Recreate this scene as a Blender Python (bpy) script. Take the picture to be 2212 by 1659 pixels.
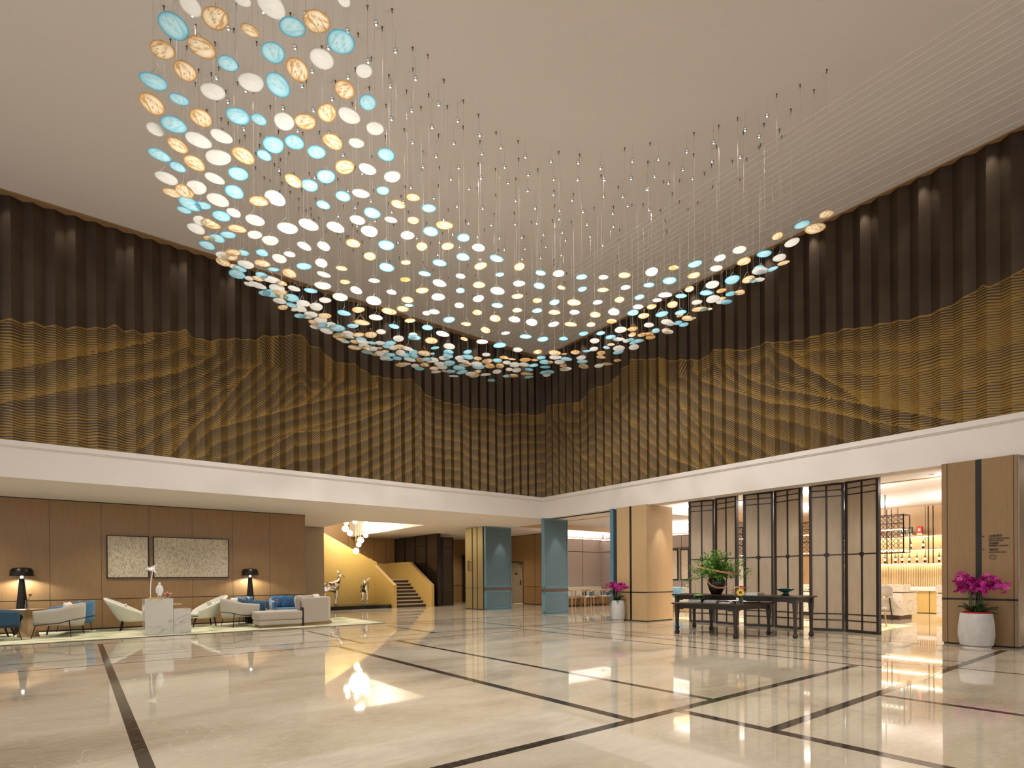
import bpy, bmesh, math, random
from mathutils import Vector, Matrix, noise
random.seed(11)
PI = math.pi
SC = bpy.context.scene
COL = SC.collection
for o in list(bpy.data.objects): bpy.data.objects.remove(o)

# ---------------------------------------------------------------- camera
def cam_basis(yaw, pitch, roll):
    cy, sy = math.cos(yaw), math.sin(yaw); cp, sp = math.cos(pitch), math.sin(pitch); cr, sr = math.cos(roll), math.sin(roll)
    f = Vector((sy*cp, cy*cp, sp)); r = Vector((cy, -sy, 0)); u = r.cross(f)
    return cr*r + sr*u, -sr*r + cr*u, f
_r, _u, _f = cam_basis(0.661246, -0.003415, -0.007448)
cd = bpy.data.cameras.new('camera'); cam = bpy.data.objects.new('camera', cd); COL.objects.link(cam)
cam.matrix_world = Matrix(((_r.x, _u.x, -_f.x, 0), (_r.y, _u.y, -_f.y, 0), (_r.z, _u.z, -_f.z, 1.28), (0, 0, 0, 1)))
cd.sensor_width = 36; cd.lens = 1210.46/2212*36; cd.shift_y = (1252.04-829.5)/2212; cd.clip_end = 200
SC.camera = cam

# ---------------------------------------------------------------- world, exposure, large lamps
W = bpy.data.worlds.new('world'); SC.world = W; W.use_nodes = True
W.node_tree.nodes['Background'].inputs[0].default_value = (1.0, 0.98, 0.95, 1)
W.node_tree.nodes['Background'].inputs[1].default_value = 0.9
SC.view_settings.view_transform = 'Standard'; SC.view_settings.look = 'None'
SC.view_settings.gamma = 1; SC.view_settings.use_curve_mapping = False
SC.view_settings.exposure = 0.1
SC.cycles.use_denoising = True
SC.cycles.max_bounces = 8; SC.cycles.diffuse_bounces = 4; SC.cycles.glossy_bounces = 4
SC.cycles.transmission_bounces = 4; SC.cycles.transparent_max_bounces = 12
SC.cycles.sample_clamp_indirect = 4.0; SC.cycles.sample_clamp_direct = 0
SC.cycles.caustics_reflective = False; SC.cycles.caustics_refractive = False
SC.cycles.blur_glossy = 0.5

def lamp(name, kind, loc, power, col=(1, .86, .7), rot=None, target=None, **k):
    d = bpy.data.lights.new(name, kind); d.energy = power; d.color = col
    for a, b in k.items(): setattr(d, a, b)
    o = bpy.data.objects.new(name, d); COL.objects.link(o); o.location = loc
    if target is not None:
        o.rotation_euler = (Vector(target)-Vector(loc)).to_track_quat('-Z', 'Y').to_euler()
    if rot: o.rotation_euler = rot
    return o
BALLP, PW = 62, 45   # watts: ball spotlights, wall washers
WARM = (1, .9, .76); NEUT = (1, .96, .9); COOL = (.8, .9, 1)

# ---------------------------------------------------------------- materials
def lin(c):
    def g(v):
        v /= 255.0
        return v/12.92 if v <= .04045 else ((v+.055)/1.055)**2.4
    return (g(c[0]), g(c[1]), g(c[2]), 1)
class N:
    def __init__(s, name):
        s.m = bpy.data.materials.new(name); s.m.use_nodes = True; s.t = s.m.node_tree; s.b = s.t.nodes['Principled BSDF']; s.out = s.t.nodes['Material Output']
    def n(s, typ, **k):
        x = s.t.nodes.new(typ)
        for a, v in k.items():
            if a.startswith('i_'): x.inputs[a[2:].replace('_', ' ')].default_value = v
            else: setattr(x, a, v)
        return x
    def l(s, a, b): s.t.links.new(a, b)
    def set(s, **k):
        for a, v in k.items(): s.b.inputs[a.replace('_', ' ')].default_value = v
        return s
    def math(s, op, a, b=None, c=None):
        x = s.n('ShaderNodeMath', operation=op)
        for i, v in enumerate((a, b, c)):
            if v is None: continue
            if isinstance(v, (int, float)): x.inputs[i].default_value = v
            else: s.l(v, x.inputs[i])
        return x.outputs[0]
    def mix(s, fac, a, b):
        x = s.n('ShaderNodeMix', data_type='RGBA')
        if isinstance(fac, (int, float)): x.inputs[0].default_value = fac
        else: s.l(fac, x.inputs[0])
        for i, v in ((6, a), (7, b)):
            if isinstance(v, tuple): x.inputs[i].default_value = v
            else: s.l(v, x.inputs[i])
        return x.outputs[2]
    def noise(s, scale, vec=None, detail=3, rough=.5, map_scale=None, dist=0, rot=None):
        tc = s.n('ShaderNodeTexCoord'); mp = s.n('ShaderNodeMapping')
        s.l(tc.outputs['Object'], mp.inputs[0])
        if map_scale: mp.inputs['Scale'].default_value = map_scale
        if rot: mp.inputs['Rotation'].default_value = rot
        x = s.n('ShaderNodeTexNoise'); x.inputs['Scale'].default_value = scale; x.inputs['Detail'].default_value = detail; x.inputs['Roughness'].default_value = rough
        x.inputs['Distortion'].default_value = dist
        s.l(mp.outputs[0], x.inputs['Vector']); return x.outputs[0]
    def ramp(s, v, *st):
        x = s.n('ShaderNodeValToRGB'); e = x.color_ramp.elements
        while len(e) < len(st): e.new(.5)
        for i, (p, c) in enumerate(st): e[i].position = p; e[i].color = c
        s.l(v, x.inputs[0]); return x.outputs[0]
def plain(name, c, rough=.5, metal=0, spec=.5, coat=0):
    q = N(name); q.set(Base_Color=lin(c), Roughness=rough, Metallic=metal); q.b.inputs['Specular IOR Level'].default_value = spec
    if coat: q.set(Coat_Weight=coat, Coat_Roughness=.05)
    return q.m
def emis(name, c, s):
    q = N(name); e = q.n('ShaderNodeEmission'); e.inputs[0].default_value = lin(c); e.inputs[1].default_value = s
    q.l(e.outputs[0], q.out.inputs[0]); return q.m
def wood(name, a, b, rough=.38, ms=(22, 22, 1.2)):
    q = N(name); v = q.noise(2.2, map_scale=ms, detail=6, rough=.62)
    v2 = q.noise(.35, detail=1)
    c = q.mix(q.math('ADD', q.math('MULTIPLY', v, .8), q.math('MULTIPLY', v2, .25)), lin(a), lin(b)); q.l(c, q.b.inputs['Base Color']); q.set(Roughness=rough); return q.m
def fabric(name, a, b, sc=220):
    q = N(name); v = q.noise(sc, detail=2); c = q.mix(v, lin(a), lin(b)); q.l(c, q.b.inputs['Base Color']); q.set(Roughness=.9, Sheen_Weight=.3)
    bp = q.n('ShaderNodeBump'); bp.inputs['Strength'].default_value = .15; q.l(v, bp.inputs['Height']); q.l(bp.outputs[0], q.b.inputs['Normal']); return q.m
def marble(name, base, vein, sc=1.6, rough=.15):
    q = N(name); v = q.noise(sc, detail=8, rough=.62, dist=1.4, map_scale=(1, 1, 2.2), rot=(0, .6, .3))
    w = q.math('ABSOLUTE', q.math('SUBTRACT', v, .5))
    c = q.ramp(w, (0, lin(vein)), (.018, lin(base)), (1, lin(base))); q.l(c, q.b.inputs['Base Color']); q.set(Roughness=rough); return q.m
M = {}
M['white'] = plain('white_paint', (220, 212, 206), .7)
M['ceil'] = plain('ceiling_paint', (221, 213, 209), .75)
M['light_streak'] = plain('ceiling_light_streak_paint', (232, 224, 219), .5)  # paler paint standing in for streaks of light on the ceiling
M['soffit'] = plain('brown_soffit_paint', (150, 118, 82), .6)
M['wood'] = wood('oak_veneer', (112, 84, 50), (156, 122, 80))
M['oak'] = wood('light_oak_veneer', (160, 130, 92), (194, 165, 124))
M['gold_oak'] = wood('honey_oak_veneer', (164, 134, 72), (196, 168, 104))
M['greyoak'] = wood('grey_oak_veneer', (128, 112, 92), (158, 142, 118))
M['dark'] = plain('blackened_metal', (26, 20, 16), .35, .4)
M['groove'] = plain('dark_groove', (22, 16, 12), .6)
M['blackwood'] = plain('ebonised_wood', (40, 31, 25), .28, 0, .5)
M['bronze_glass'] = plain('smoked_bronze_panel', (58, 47, 36), .22, .55)
M['bronze_frame'] = plain('bronze_frame', (34, 25, 20), .4, .5)
M['brass'] = plain('brushed_brass', (138, 122, 84), .42, .4)
M['teal'] = plain('teal_fabric_panel', (76, 98, 108), .65)
M['teal_frame'] = plain('teal_lacquer_frame', (82, 122, 140), .35)
M['brownband'] = plain('brown_leather_band', (72, 54, 44), .5)
M['mauve'] = fabric('mauve_wall_fabric', (164, 149, 140), (178, 164, 155), 60)
M['steel'] = plain('brushed_steel', (150, 138, 124), .35, .8)
M['chrome'] = plain('polished_chrome', (225, 225, 228), .06, 1)
M['wire'] = plain('thin_steel_wire', (160, 153, 143), .8, 0, .1)
M['clip'] = plain('dark_clip', (96, 88, 80), .5, .3)
M['cream'] = fabric('cream_upholstery', (205, 203, 188), (222, 220, 206))
M['greyf'] = fabric('grey_upholstery', (158, 150, 138), (182, 174, 162))
M['sofaf'] = fabric('warm_grey_sofa_fabric', (150, 138, 126), (172, 160, 148))
M['blue'] = fabric('blue_upholstery', (40, 92, 134), (64, 118, 158))
M['navy'] = fabric('dark_blue_upholstery', (26, 58, 82), (40, 78, 104))
M['pillow'] = fabric('off_white_cushion', (206, 202, 196), (228, 224, 218))
M['marble'] = marble('white_marble', (186, 181, 171), (152, 147, 139), .8)
M['stone'] = marble('bar_marble', (226, 218, 206), (176, 168, 156), 1.1)
M['pot'] = None
q = N('pale_concrete'); v = q.noise(9, detail=6); q.l(q.mix(v, lin((158, 154, 150)), lin((198, 194, 190))), q.b.inputs['Base Color']); q.set(Roughness=.75); M['pot'] = q.m
M['leaf'] = plain('fresh_leaf', (86, 140, 44), .5)
M['leafd'] = plain('dark_orchid_leaf', (30, 58, 26), .35)
M['stem'] = plain('green_stem', (70, 84, 40), .6)
M['magenta'] = plain('magenta_petal', (176, 22, 130), .5)
M['red'] = plain('red_petal', (170, 18, 26), .5)
M['redwrap'] = plain('red_wrap', (180, 16, 22), .5)
M['darkred'] = plain('dark_red_petal', (92, 10, 20), .5)
M['pink'] = plain('pink_petal', (236, 140, 150), .5)
M['yellow'] = plain('yellow_petal', (240, 190, 30), .5)
M['paleyellow'] = plain('pale_yellow_petal', (238, 222, 160), .5)
M['orange'] = plain('orange_petal', (232, 110, 40), .5)
M['gold'] = plain('gold_metal', (200, 160, 90), .3, .8)
M['vase'] = plain('black_glazed_pottery', (26, 20, 17), .22)
M['ratt'] = wood('bent_cane', (170, 110, 70), (214, 160, 112), .5, (4, 4, 4))
q = N('clear_glass'); q.set(Base_Color=(1, 1, 1, 1), Roughness=.02); q.b.inputs['Transmission Weight'].default_value = 1; q.b.inputs['IOR'].default_value = 1.3; M['glass'] = q.m
q = N('teal_glass'); q.set(Base_Color=lin((60, 140, 145)), Roughness=.05); q.b.inputs['Transmission Weight'].default_value = .5; M['tealglass'] = q.m
M['paper'] = plain('white_paper', (225, 222, 218), .7)
M['bookg'] = plain('grey_book_cover', (150, 148, 148), .5)
M['bookk'] = plain('black_book_cover', (22, 22, 24), .4)
M['bookb'] = plain('beige_book_cover', (190, 178, 162), .6)
M['ink'] = plain('black_lettering', (14, 10, 8), .5)
M['bulb'] = emis('frosted_glass_globe_lit', (255, 232, 180), 9)
M['led'] = emis('led_strip_lit', (255, 226, 180), 14)
M['ledw'] = emis('white_led_strip_lit', (255, 246, 236), 7)
M['shade_in'] = emis('lamp_diffuser_lit', (255, 244, 224), 9)
M['spotlit'] = emis('downlight_lens_lit', (255, 246, 226), 9)
M['sparkle'] = emis('small_led_lens_lit', (255, 252, 246), 14)
M['bottle'] = plain('dark_bottle_glass', (30, 16, 16), .1)
M['label'] = plain('bottle_label', (230, 226, 214), .6)
# folded wall: bronze sheet with gold contour lines printed on it
def mural_mat():
    q = N('bronze_sheet_with_gold_lines')
    ph = q.n('ShaderNodeAttribute', attribute_name='phase'); du = q.n('ShaderNodeAttribute', attribute_name='duty'); mk = q.n('ShaderNodeAttribute', attribute_name='mask')
    fr = q.math('FRACT', ph.outputs['Fac'])
    tri = q.math('MULTIPLY', q.math('ABSOLUTE', q.math('SUBTRACT', fr, .5)), 2)
    line = q.math('LESS_THAN', tri, du.outputs['Fac'])
    on = q.math('MULTIPLY', line, q.math('GREATER_THAN', mk.outputs['Fac'], 0))
    edge = q.math('LESS_THAN', q.math('ABSOLUTE', q.math('SUBTRACT', mk.outputs['Fac'], .012)), .013)
    rd = q.n('ShaderNodeAttribute', attribute_name='ridge')
    rl = q.math('MULTIPLY', q.math('LESS_THAN', rd.outputs['Fac'], .016), q.math('GREATER_THAN', mk.outputs['Fac'], 0))
    on = q.math('MAXIMUM', q.math('MAXIMUM', on, edge), rl)
    v = q.noise(7, detail=4, map_scale=(1, 1, 6))
    gold = q.mix(v, lin((120, 91, 38)), lin((172, 138, 68)))
    tint = q.noise(1.5, detail=2)
    br = q.mix(tint, lin((66, 55, 45)), lin((96, 82, 69)))
    q.l(q.mix(on, br, gold), q.b.inputs['Base Color'])
    q.l(q.math('SUBTRACT', .75, q.math('MULTIPLY', on, .45)), q.b.inputs['Metallic'])
    q.set(Roughness=.36); q.b.inputs['Specular IOR Level'].default_value = .4
    return q.m
M['mural'] = mural_mat()
def floor_mat():
    q = N('polished_beige_marble')
    v = q.noise(.6, detail=9, rough=.6, dist=.5, map_scale=(.7, 1.7, 1)); v2 = q.noise(11, detail=6, rough=.75, map_scale=(.8, 1.8, 1))
    f = q.math('ADD', q.math('MULTIPLY', v, .85), q.math('MULTIPLY', v2, .25))
    c = q.ramp(f, (.34, lin((158, 143, 122))), (.52, lin((194, 180, 158))), (.74, lin((214, 203, 185))))
    vn = q.noise(.9, detail=6, rough=.55, dist=1.2); w = q.math('ABSOLUTE', q.math('SUBTRACT', vn, .5))
    c = q.mix(q.math('MULTIPLY', q.math('LESS_THAN', w, .0016), .5), c, lin((226, 216, 200)))
    q.l(c, q.b.inputs['Base Color']); q.set(Roughness=.035); q.b.inputs['IOR'].default_value = 1.75
    bp = q.n('ShaderNodeBump'); bp.inputs['Strength'].default_value = .006; bp.inputs['Distance'].default_value = .3
    q.l(q.noise(.8, detail=0), bp.inputs['Height']); q.l(bp.outputs[0], q.b.inputs['Normal']); return q.m
M['floor'] = floor_mat()
q = N('dark_marble_inlay'); v = q.noise(14, detail=6); q.l(q.ramp(v, (.3, lin((40, 35, 31))), (.6, lin((66, 58, 52))), (.78, lin((112, 102, 94)))), q.b.inputs['Base Color']); q.set(Roughness=.08); M['inlay'] = q.m
q = N('lounge_carpet'); v = q.noise(1.6, detail=4, map_scale=(1, 2.5, 1)); v2 = q.noise(120, detail=2)
c = q.ramp(q.math('ADD', q.math('MULTIPLY', v, .9), q.math('MULTIPLY', v2, .1)), (.34, lin((138, 146, 90))), (.5, lin((206, 204, 172))), (.66, lin((226, 222, 200)))); q.l(c, q.b.inputs['Base Color']); q.set(Roughness=.95); M['carpet'] = q.m
# glass discs: pale swirled hand-blown glass
def disc_mat(name, core, rim, swirl, trans):
    q = N(name)
    rr = q.n('ShaderNodeAttribute', attribute_name='rad')
    v = q.noise(1.9, detail=1.5, dist=1.6, map_scale=(1, 2.6, 1))
    f = q.math('MAXIMUM', q.math('POWER', rr.outputs['Fac'], 7), q.math('MULTIPLY', q.ramp(v, (.46, (0, 0, 0, 1)), (.56, (1, 1, 1, 1))), swirl))
    c = q.mix(f, lin(core), lin(rim))
    tl = q.n('ShaderNodeBsdfTranslucent'); q.l(c, tl.inputs[0])
    df = q.n('ShaderNodeBsdfDiffuse'); q.l(c, df.inputs[0])
    gl = q.n('ShaderNodeBsdfGlossy'); gl.inputs['Roughness'].default_value = .1
    tr = q.n('ShaderNodeBsdfTransparent'); q.l(c, tr.inputs[0])
    m1 = q.n('ShaderNodeMixShader'); m1.inputs[0].default_value = .25; q.l(tl.outputs[0], m1.inputs[1]); q.l(df.outputs[0], m1.inputs[2])
    m2 = q.n('ShaderNodeMixShader'); m2.inputs[0].default_value = trans; q.l(m1.outputs[0], m2.inputs[1]); q.l(tr.outputs[0], m2.inputs[2])
    m3 = q.n('ShaderNodeMixShader'); m3.inputs[0].default_value = .07
    q.l(m2.outputs[0], m3.inputs[1]); q.l(gl.outputs[0], m3.inputs[2])
    q.l(m3.outputs[0], q.out.inputs[0]); return q.m
M['d_b'] = disc_mat('turquoise_blown_glass', (222, 242, 246), (112, 198, 222), .4, .3)
M['d_a'] = disc_mat('amber_swirl_glass', (253, 247, 234), (208, 168, 94), .7, .3)
M['d_w'] = disc_mat('milky_white_glass', (246, 245, 242), (228, 228, 226), .3, .2)
# ---------------------------------------------------------------- mesh helpers
class MB:
    def __init__(s, mtx=None): s.bm = bmesh.new(); s.M = mtx or Matrix(); s.mi = 0
    def _add(s, vs, fs):
        v = [s.bm.verts.new(s.M @ Vector(p)) for p in vs]
        for f in fs:
            try: q = s.bm.faces.new([v[i] for i in f]); q.material_index = s.mi
            except ValueError: pass
        return v
    def box(s, x0, y0, z0, x1, y1, z1, bev=0, seg=2):
        v = s._add([(x0,y0,z0),(x1,y0,z0),(x1,y1,z0),(x0,y1,z0),(x0,y0,z1),(x1,y0,z1),(x1,y1,z1),(x0,y1,z1)],
                   [(0,3,2,1),(4,5,6,7),(0,1,5,4),(1,2,6,5),(2,3,7,6),(3,0,4,7)])
        if bev:
            es = {e for q in v for e in q.link_edges}
            bmesh.ops.bevel(s.bm, geom=list(es), offset=bev, segments=seg, profile=.6, affect='EDGES', clamp_overlap=True)
        return s
    def tube(s, pts, r, n=8, cap=True):
        pts = [Vector(p) for p in pts]; rs = r if isinstance(r, (list, tuple)) else [r]*len(pts)
        rings = []; pn = None
        for i, p in enumerate(pts):
            d = (pts[min(i+1, len(pts)-1)] - pts[max(i-1, 0)]).normalized()
            a = Vector((0, 0, 1)) if abs(d.z) < .9 else Vector((1, 0, 0))
            if pn is None: pn = d.cross(a).normalized()
            pn = (pn - d*pn.dot(d)); pn = pn.normalized() if pn.length > 1e-6 else d.cross(a).normalized()
            b = d.cross(pn)
            rings.append([s.bm.verts.new(s.M @ (p + (pn*math.cos(t)+b*math.sin(t))*rs[i])) for t in [2*PI*k/n for k in range(n)]])
        for a, b in zip(rings, rings[1:]):
            for k in range(n):
                q = s.bm.faces.new((a[k], a[(k+1) % n], b[(k+1) % n], b[k])); q.material_index = s.mi
        if cap and n > 2:
            s.bm.faces.new(rings[0][::-1]).material_index = s.mi; s.bm.faces.new(rings[-1]).material_index = s.mi
        return s
    def lathe(s, prof, n=24, c=(0, 0, 0), sx=1, sy=1):
        rings = []
        for r, z in prof:
            rings.append([s.bm.verts.new(s.M @ Vector((c[0]+sx*max(r, 1e-4)*math.cos(2*PI*k/n), c[1]+sy*max(r, 1e-4)*math.sin(2*PI*k/n), c[2]+z))) for k in range(n)])
        for a, b in zip(rings, rings[1:]):
            for k in range(n): s.bm.faces.new((a[k], a[(k+1) % n], b[(k+1) % n], b[k])).material_index = s.mi
        s.bm.faces.new(rings[0][::-1]).material_index = s.mi; s.bm.faces.new(rings[-1]).material_index = s.mi
        return s
    def ball(s, c, r, sc=(1, 1, 1), u=12, v=8):
        n0 = len(s.bm.verts)
        m = s.M @ Matrix.Translation(c) @ Matrix.Diagonal((*sc, 1))
        d = bmesh.ops.create_uvsphere(s.bm, u_segments=u, v_segments=v, radius=r, matrix=m)
        for q in {f for x in d['verts'] for f in x.link_faces}: q.material_index = s.mi
        return s
    def prism(s, poly, z0, z1):
        n = len(poly)
        s._add([(x, y, z0) for x, y in poly]+[(x, y, z1) for x, y in poly],
               [tuple(range(n))[::-1], tuple(range(n, 2*n))]+[(i, (i+1) % n, n+(i+1) % n, n+i) for i in range(n)])
        return s
    def grid(s, fn, nu, nv, close=False):
        vs = [[s.bm.verts.new(s.M @ Vector(fn(i/(nu if close else nu-1), j/(nv-1)))) for j in range(nv)] for i in range(nu)]
        for i in range(nu if close else nu-1):
            for j in range(nv-1):
                a, b = vs[i], vs[(i+1) % nu]
                s.bm.faces.new((a[j], b[j], b[j+1], a[j+1])).material_index = s.mi
        return vs
    def pillow(s, w, h, t, mtx):
        old = s.M; s.M = old @ mtx
        def f(sign):
            def g(u, v):
                x, y = 2*u-1, 2*v-1
                e = (1-x**4)*(1-y**4)
                px = x*(1-.07*(1-y*y)); py = y*(1-.07*(1-x*x))
                return (px*w/2, sign*t/2*max(e, 0)**.6, py*h/2)
            return g
        s.grid(f(1), 11, 11); s.grid(f(-1), 11, 11)
        s.M = old; return s
def obj(name, mb, mats, parent=None, smooth=False, label=None, solid=0, sub=0, bevel=0):
    bmesh.ops.remove_doubles(mb.bm, verts=mb.bm.verts, dist=1e-5)
    bmesh.ops.recalc_face_normals(mb.bm, faces=mb.bm.faces)
    me = bpy.data.meshes.new(name); mb.bm.to_mesh(me); mb.bm.free()
    if not isinstance(mats, (list, tuple)): mats = [mats]
    for m in mats: me.materials.append(M[m] if isinstance(m, str) else m)
    o = bpy.data.objects.new(name, me); COL.objects.link(o)
    if parent: o.parent = parent
    if label: o['label'] = label
    if smooth:
        me.shade_smooth()
        try: me.set_sharp_from_angle(angle=math.radians(40))
        except Exception: pass
    if solid: m = o.modifiers.new('thickness', 'SOLIDIFY'); m.thickness = solid; m.offset = 0
    if bevel: m = o.modifiers.new('bevel', 'BEVEL'); m.width = bevel; m.segments = 2; m.limit_method = 'ANGLE'
    if sub: m = o.modifiers.new('smooth', 'SUBSURF'); m.levels = sub; m.render_levels = sub
    return o
def tag(o, label, cat, group=None):
    o['label'] = label; o['category'] = cat
    if group: o['group'] = group
    return o
def thing(name, label, cat, loc=(0, 0, 0), rz=0, group=None):
    o = bpy.data.objects.new(name, None); COL.objects.link(o); o.location = loc; o.rotation_euler = (0, 0, rz); o.empty_display_size = .05
    return tag(o, label, cat, group)
def struct(name, mb, mats, parent=None, **k):
    o = obj(name, mb, mats, parent, **k)
    if not parent: o['kind'] = 'structure'
    return o
def dup(root, loc, rz=None, label=None, group=None, scale=None):
    r = root.copy(); COL.objects.link(r); r.location = loc
    if rz is not None: r.rotation_euler = (0, 0, rz)
    if label: r['label'] = label
    if group: r['group'] = group
    if scale: r.scale = scale
    for ch in [c for c in root.children]:
        c = ch.copy(); COL.objects.link(c); c.parent = r
        for g in ch.children:
            d = g.copy(); COL.objects.link(d); d.parent = c
    return r
RX = lambda a: Matrix.Rotation(a, 4, 'X'); RY = lambda a: Matrix.Rotation(a, 4, 'Y'); RZ = lambda a: Matrix.Rotation(a, 4, 'Z'); T = lambda *a: Matrix.Translation(a)

# ---------------------------------------------------------------- the shell
XR, YL, ZC, ZH, ZLO = 12.86, 14.76, 3.33, 8.97, 3.42
b = MB(); b.box(-9, -9, -.2, 30, 31, 0)
b.mi = 1
def ln(x0, y0, x1, y1, w):
    if x0 == x1: b.box(x0-w/2, y0, 0, x0+w/2, y1, .0012)
    else: b.box(x0, y0-w/2, 0, x1, y0+w/2, .0011)
for a in ((.375, -9, .375, 14.03, .09), (3.91, 3.33, 3.91, 10.53, .11), (5.2, 3.33, 5.2, 10.53, .09), (4.49, 10.57, 4.49, 14, .09), (6.63, 11.5, 6.63, 14, .09), (9.2, 11.4, 9.2, 13.8, .08),
          (8.76, 2.4, 8.76, 11.5, .07), (9.5, -9, 9.5, 11.4, .07), (10.2, 2.4, 10.2, 10.6, .05), (12.32, -2, 12.32, 14.6, .06), (4.53, -9, 4.53, 3.25, .11), (6.75, -9, 6.75, 2.31, .09), (17, -2, 17, 4.8, .05)): ln(*a)
for a in ((-9, 10.56, 8.73, 10.56, .05), (-9, 11.54, .33, 11.54, .045), (.42, 11.5, 8.73, 11.5, .045), (-9, 14.05, 9.2, 14.05, .05), (5.4, 14.72, 13, 14.72, .1), (-9, 3.28, 8.72, 3.28, .1), (4.58, 2.35, 12.29, 2.35, .1), (9.53, 10.6, 12.3, 10.6, .06), (9.2, 11.4, 12.3, 11.4, .05), (13, 16.9, 19, 16.9, .05)): ln(*a)
struct('floor', b, ['floor', 'inlay'])
# high ceiling with light streaks painted as paler strips along the right wall
b = MB(); b.box(-9, -9, ZH, XR, YL, ZH+.3); b.mi = 1
for x in (9.784, 9.932, 10.095, 10.286, 10.45, 10.618, 10.767, 10.92, 11.105, 11.379, 11.579, 11.727, 11.909, 12.161, 12.424, 12.7): b.box(x-.007, -9, ZH-.0045, x+.007, YL-.02, ZH)
struct('ceiling_hall', b, ['ceil', 'light_streak'])
b = MB(); b.box(-9, YL, ZH-.02, 13.2, YL+.5, ZH+.3); b.box(XR, -9, ZH-.02, XR+.5, YL, ZH+.3); struct('ceiling_soffit', b, 'soffit')
# fascia bands below the folded walls, each with its rolled lip
for nm, bx in (('wall_fascia_left', ((-9, YL, ZC, XR, YL+.45, 4.06), (-9, YL-.035, 3.955, XR-.035, YL, 4.06), (-9, YL-.018, 3.93, XR-.018, YL, 3.955))),
               ('wall_fascia_right', ((XR, -9, ZC, XR+.45, YL+.45, 4.06), (XR-.035, -9, 3.955, XR, YL, 4.06), (XR-.018, -9, 3.93, XR, YL-.018, 3.955)))):
    b = MB()
    for q in bx: b.box(*q)
    struct(nm, b, 'white')
# low ceilings around the void; the stair opening is left open
b = MB()
b.box(-9, YL+.45, ZC, 13.1, 18.63, ZC+.3); b.box(-9, 18.63, ZC+.012, 7.8, 31, ZC+.3); b.box(7.8, 18.63, ZC+.012, 10.72, 19.18, ZC+.3); b.box(10.72, 18.63, ZC+.012, 14.2, 31, ZC+.3)
b.box(13.1, 11.2, ZC, 14.2, 18.63, ZC+.3); b.box(14.2, 18.7, ZC, 24, 31, ZC+.3)
b.box(13.31, -9, ZLO, 14.9, 11.2, ZLO+.3); struct('ceiling_low', b, 'ceil')
b = MB(); b.box(14.2, 11.2, 3.52, 20.5, 17.55, 3.7); b.box(14.9, -9, 3.62, 23.2, 11.2, 3.8); b.box(14.2, 17.55, 3.72, 20.5, 18.7, 3.8); struct('ceiling_lounge', b, 'ceil')
b = MB(); b.box(14.14, 11.2, ZC-.012, 14.26, 17.6, 3.52); b.box(14.2, 17.5, ZC-.012, 20.4, 17.62, 3.72); b.box(14.2, 11.15, 3.3, 20.4, 11.25, 3.62); struct('trim_1', b, 'oak')
b = MB(); b.box(14.86, -5, ZLO-.012, 14.98, 11.2, 3.62); b.box(15.5, -5, 3.57, 15.56, 11.2, 3.62); struct('trim_2', b, 'oak')
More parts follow.
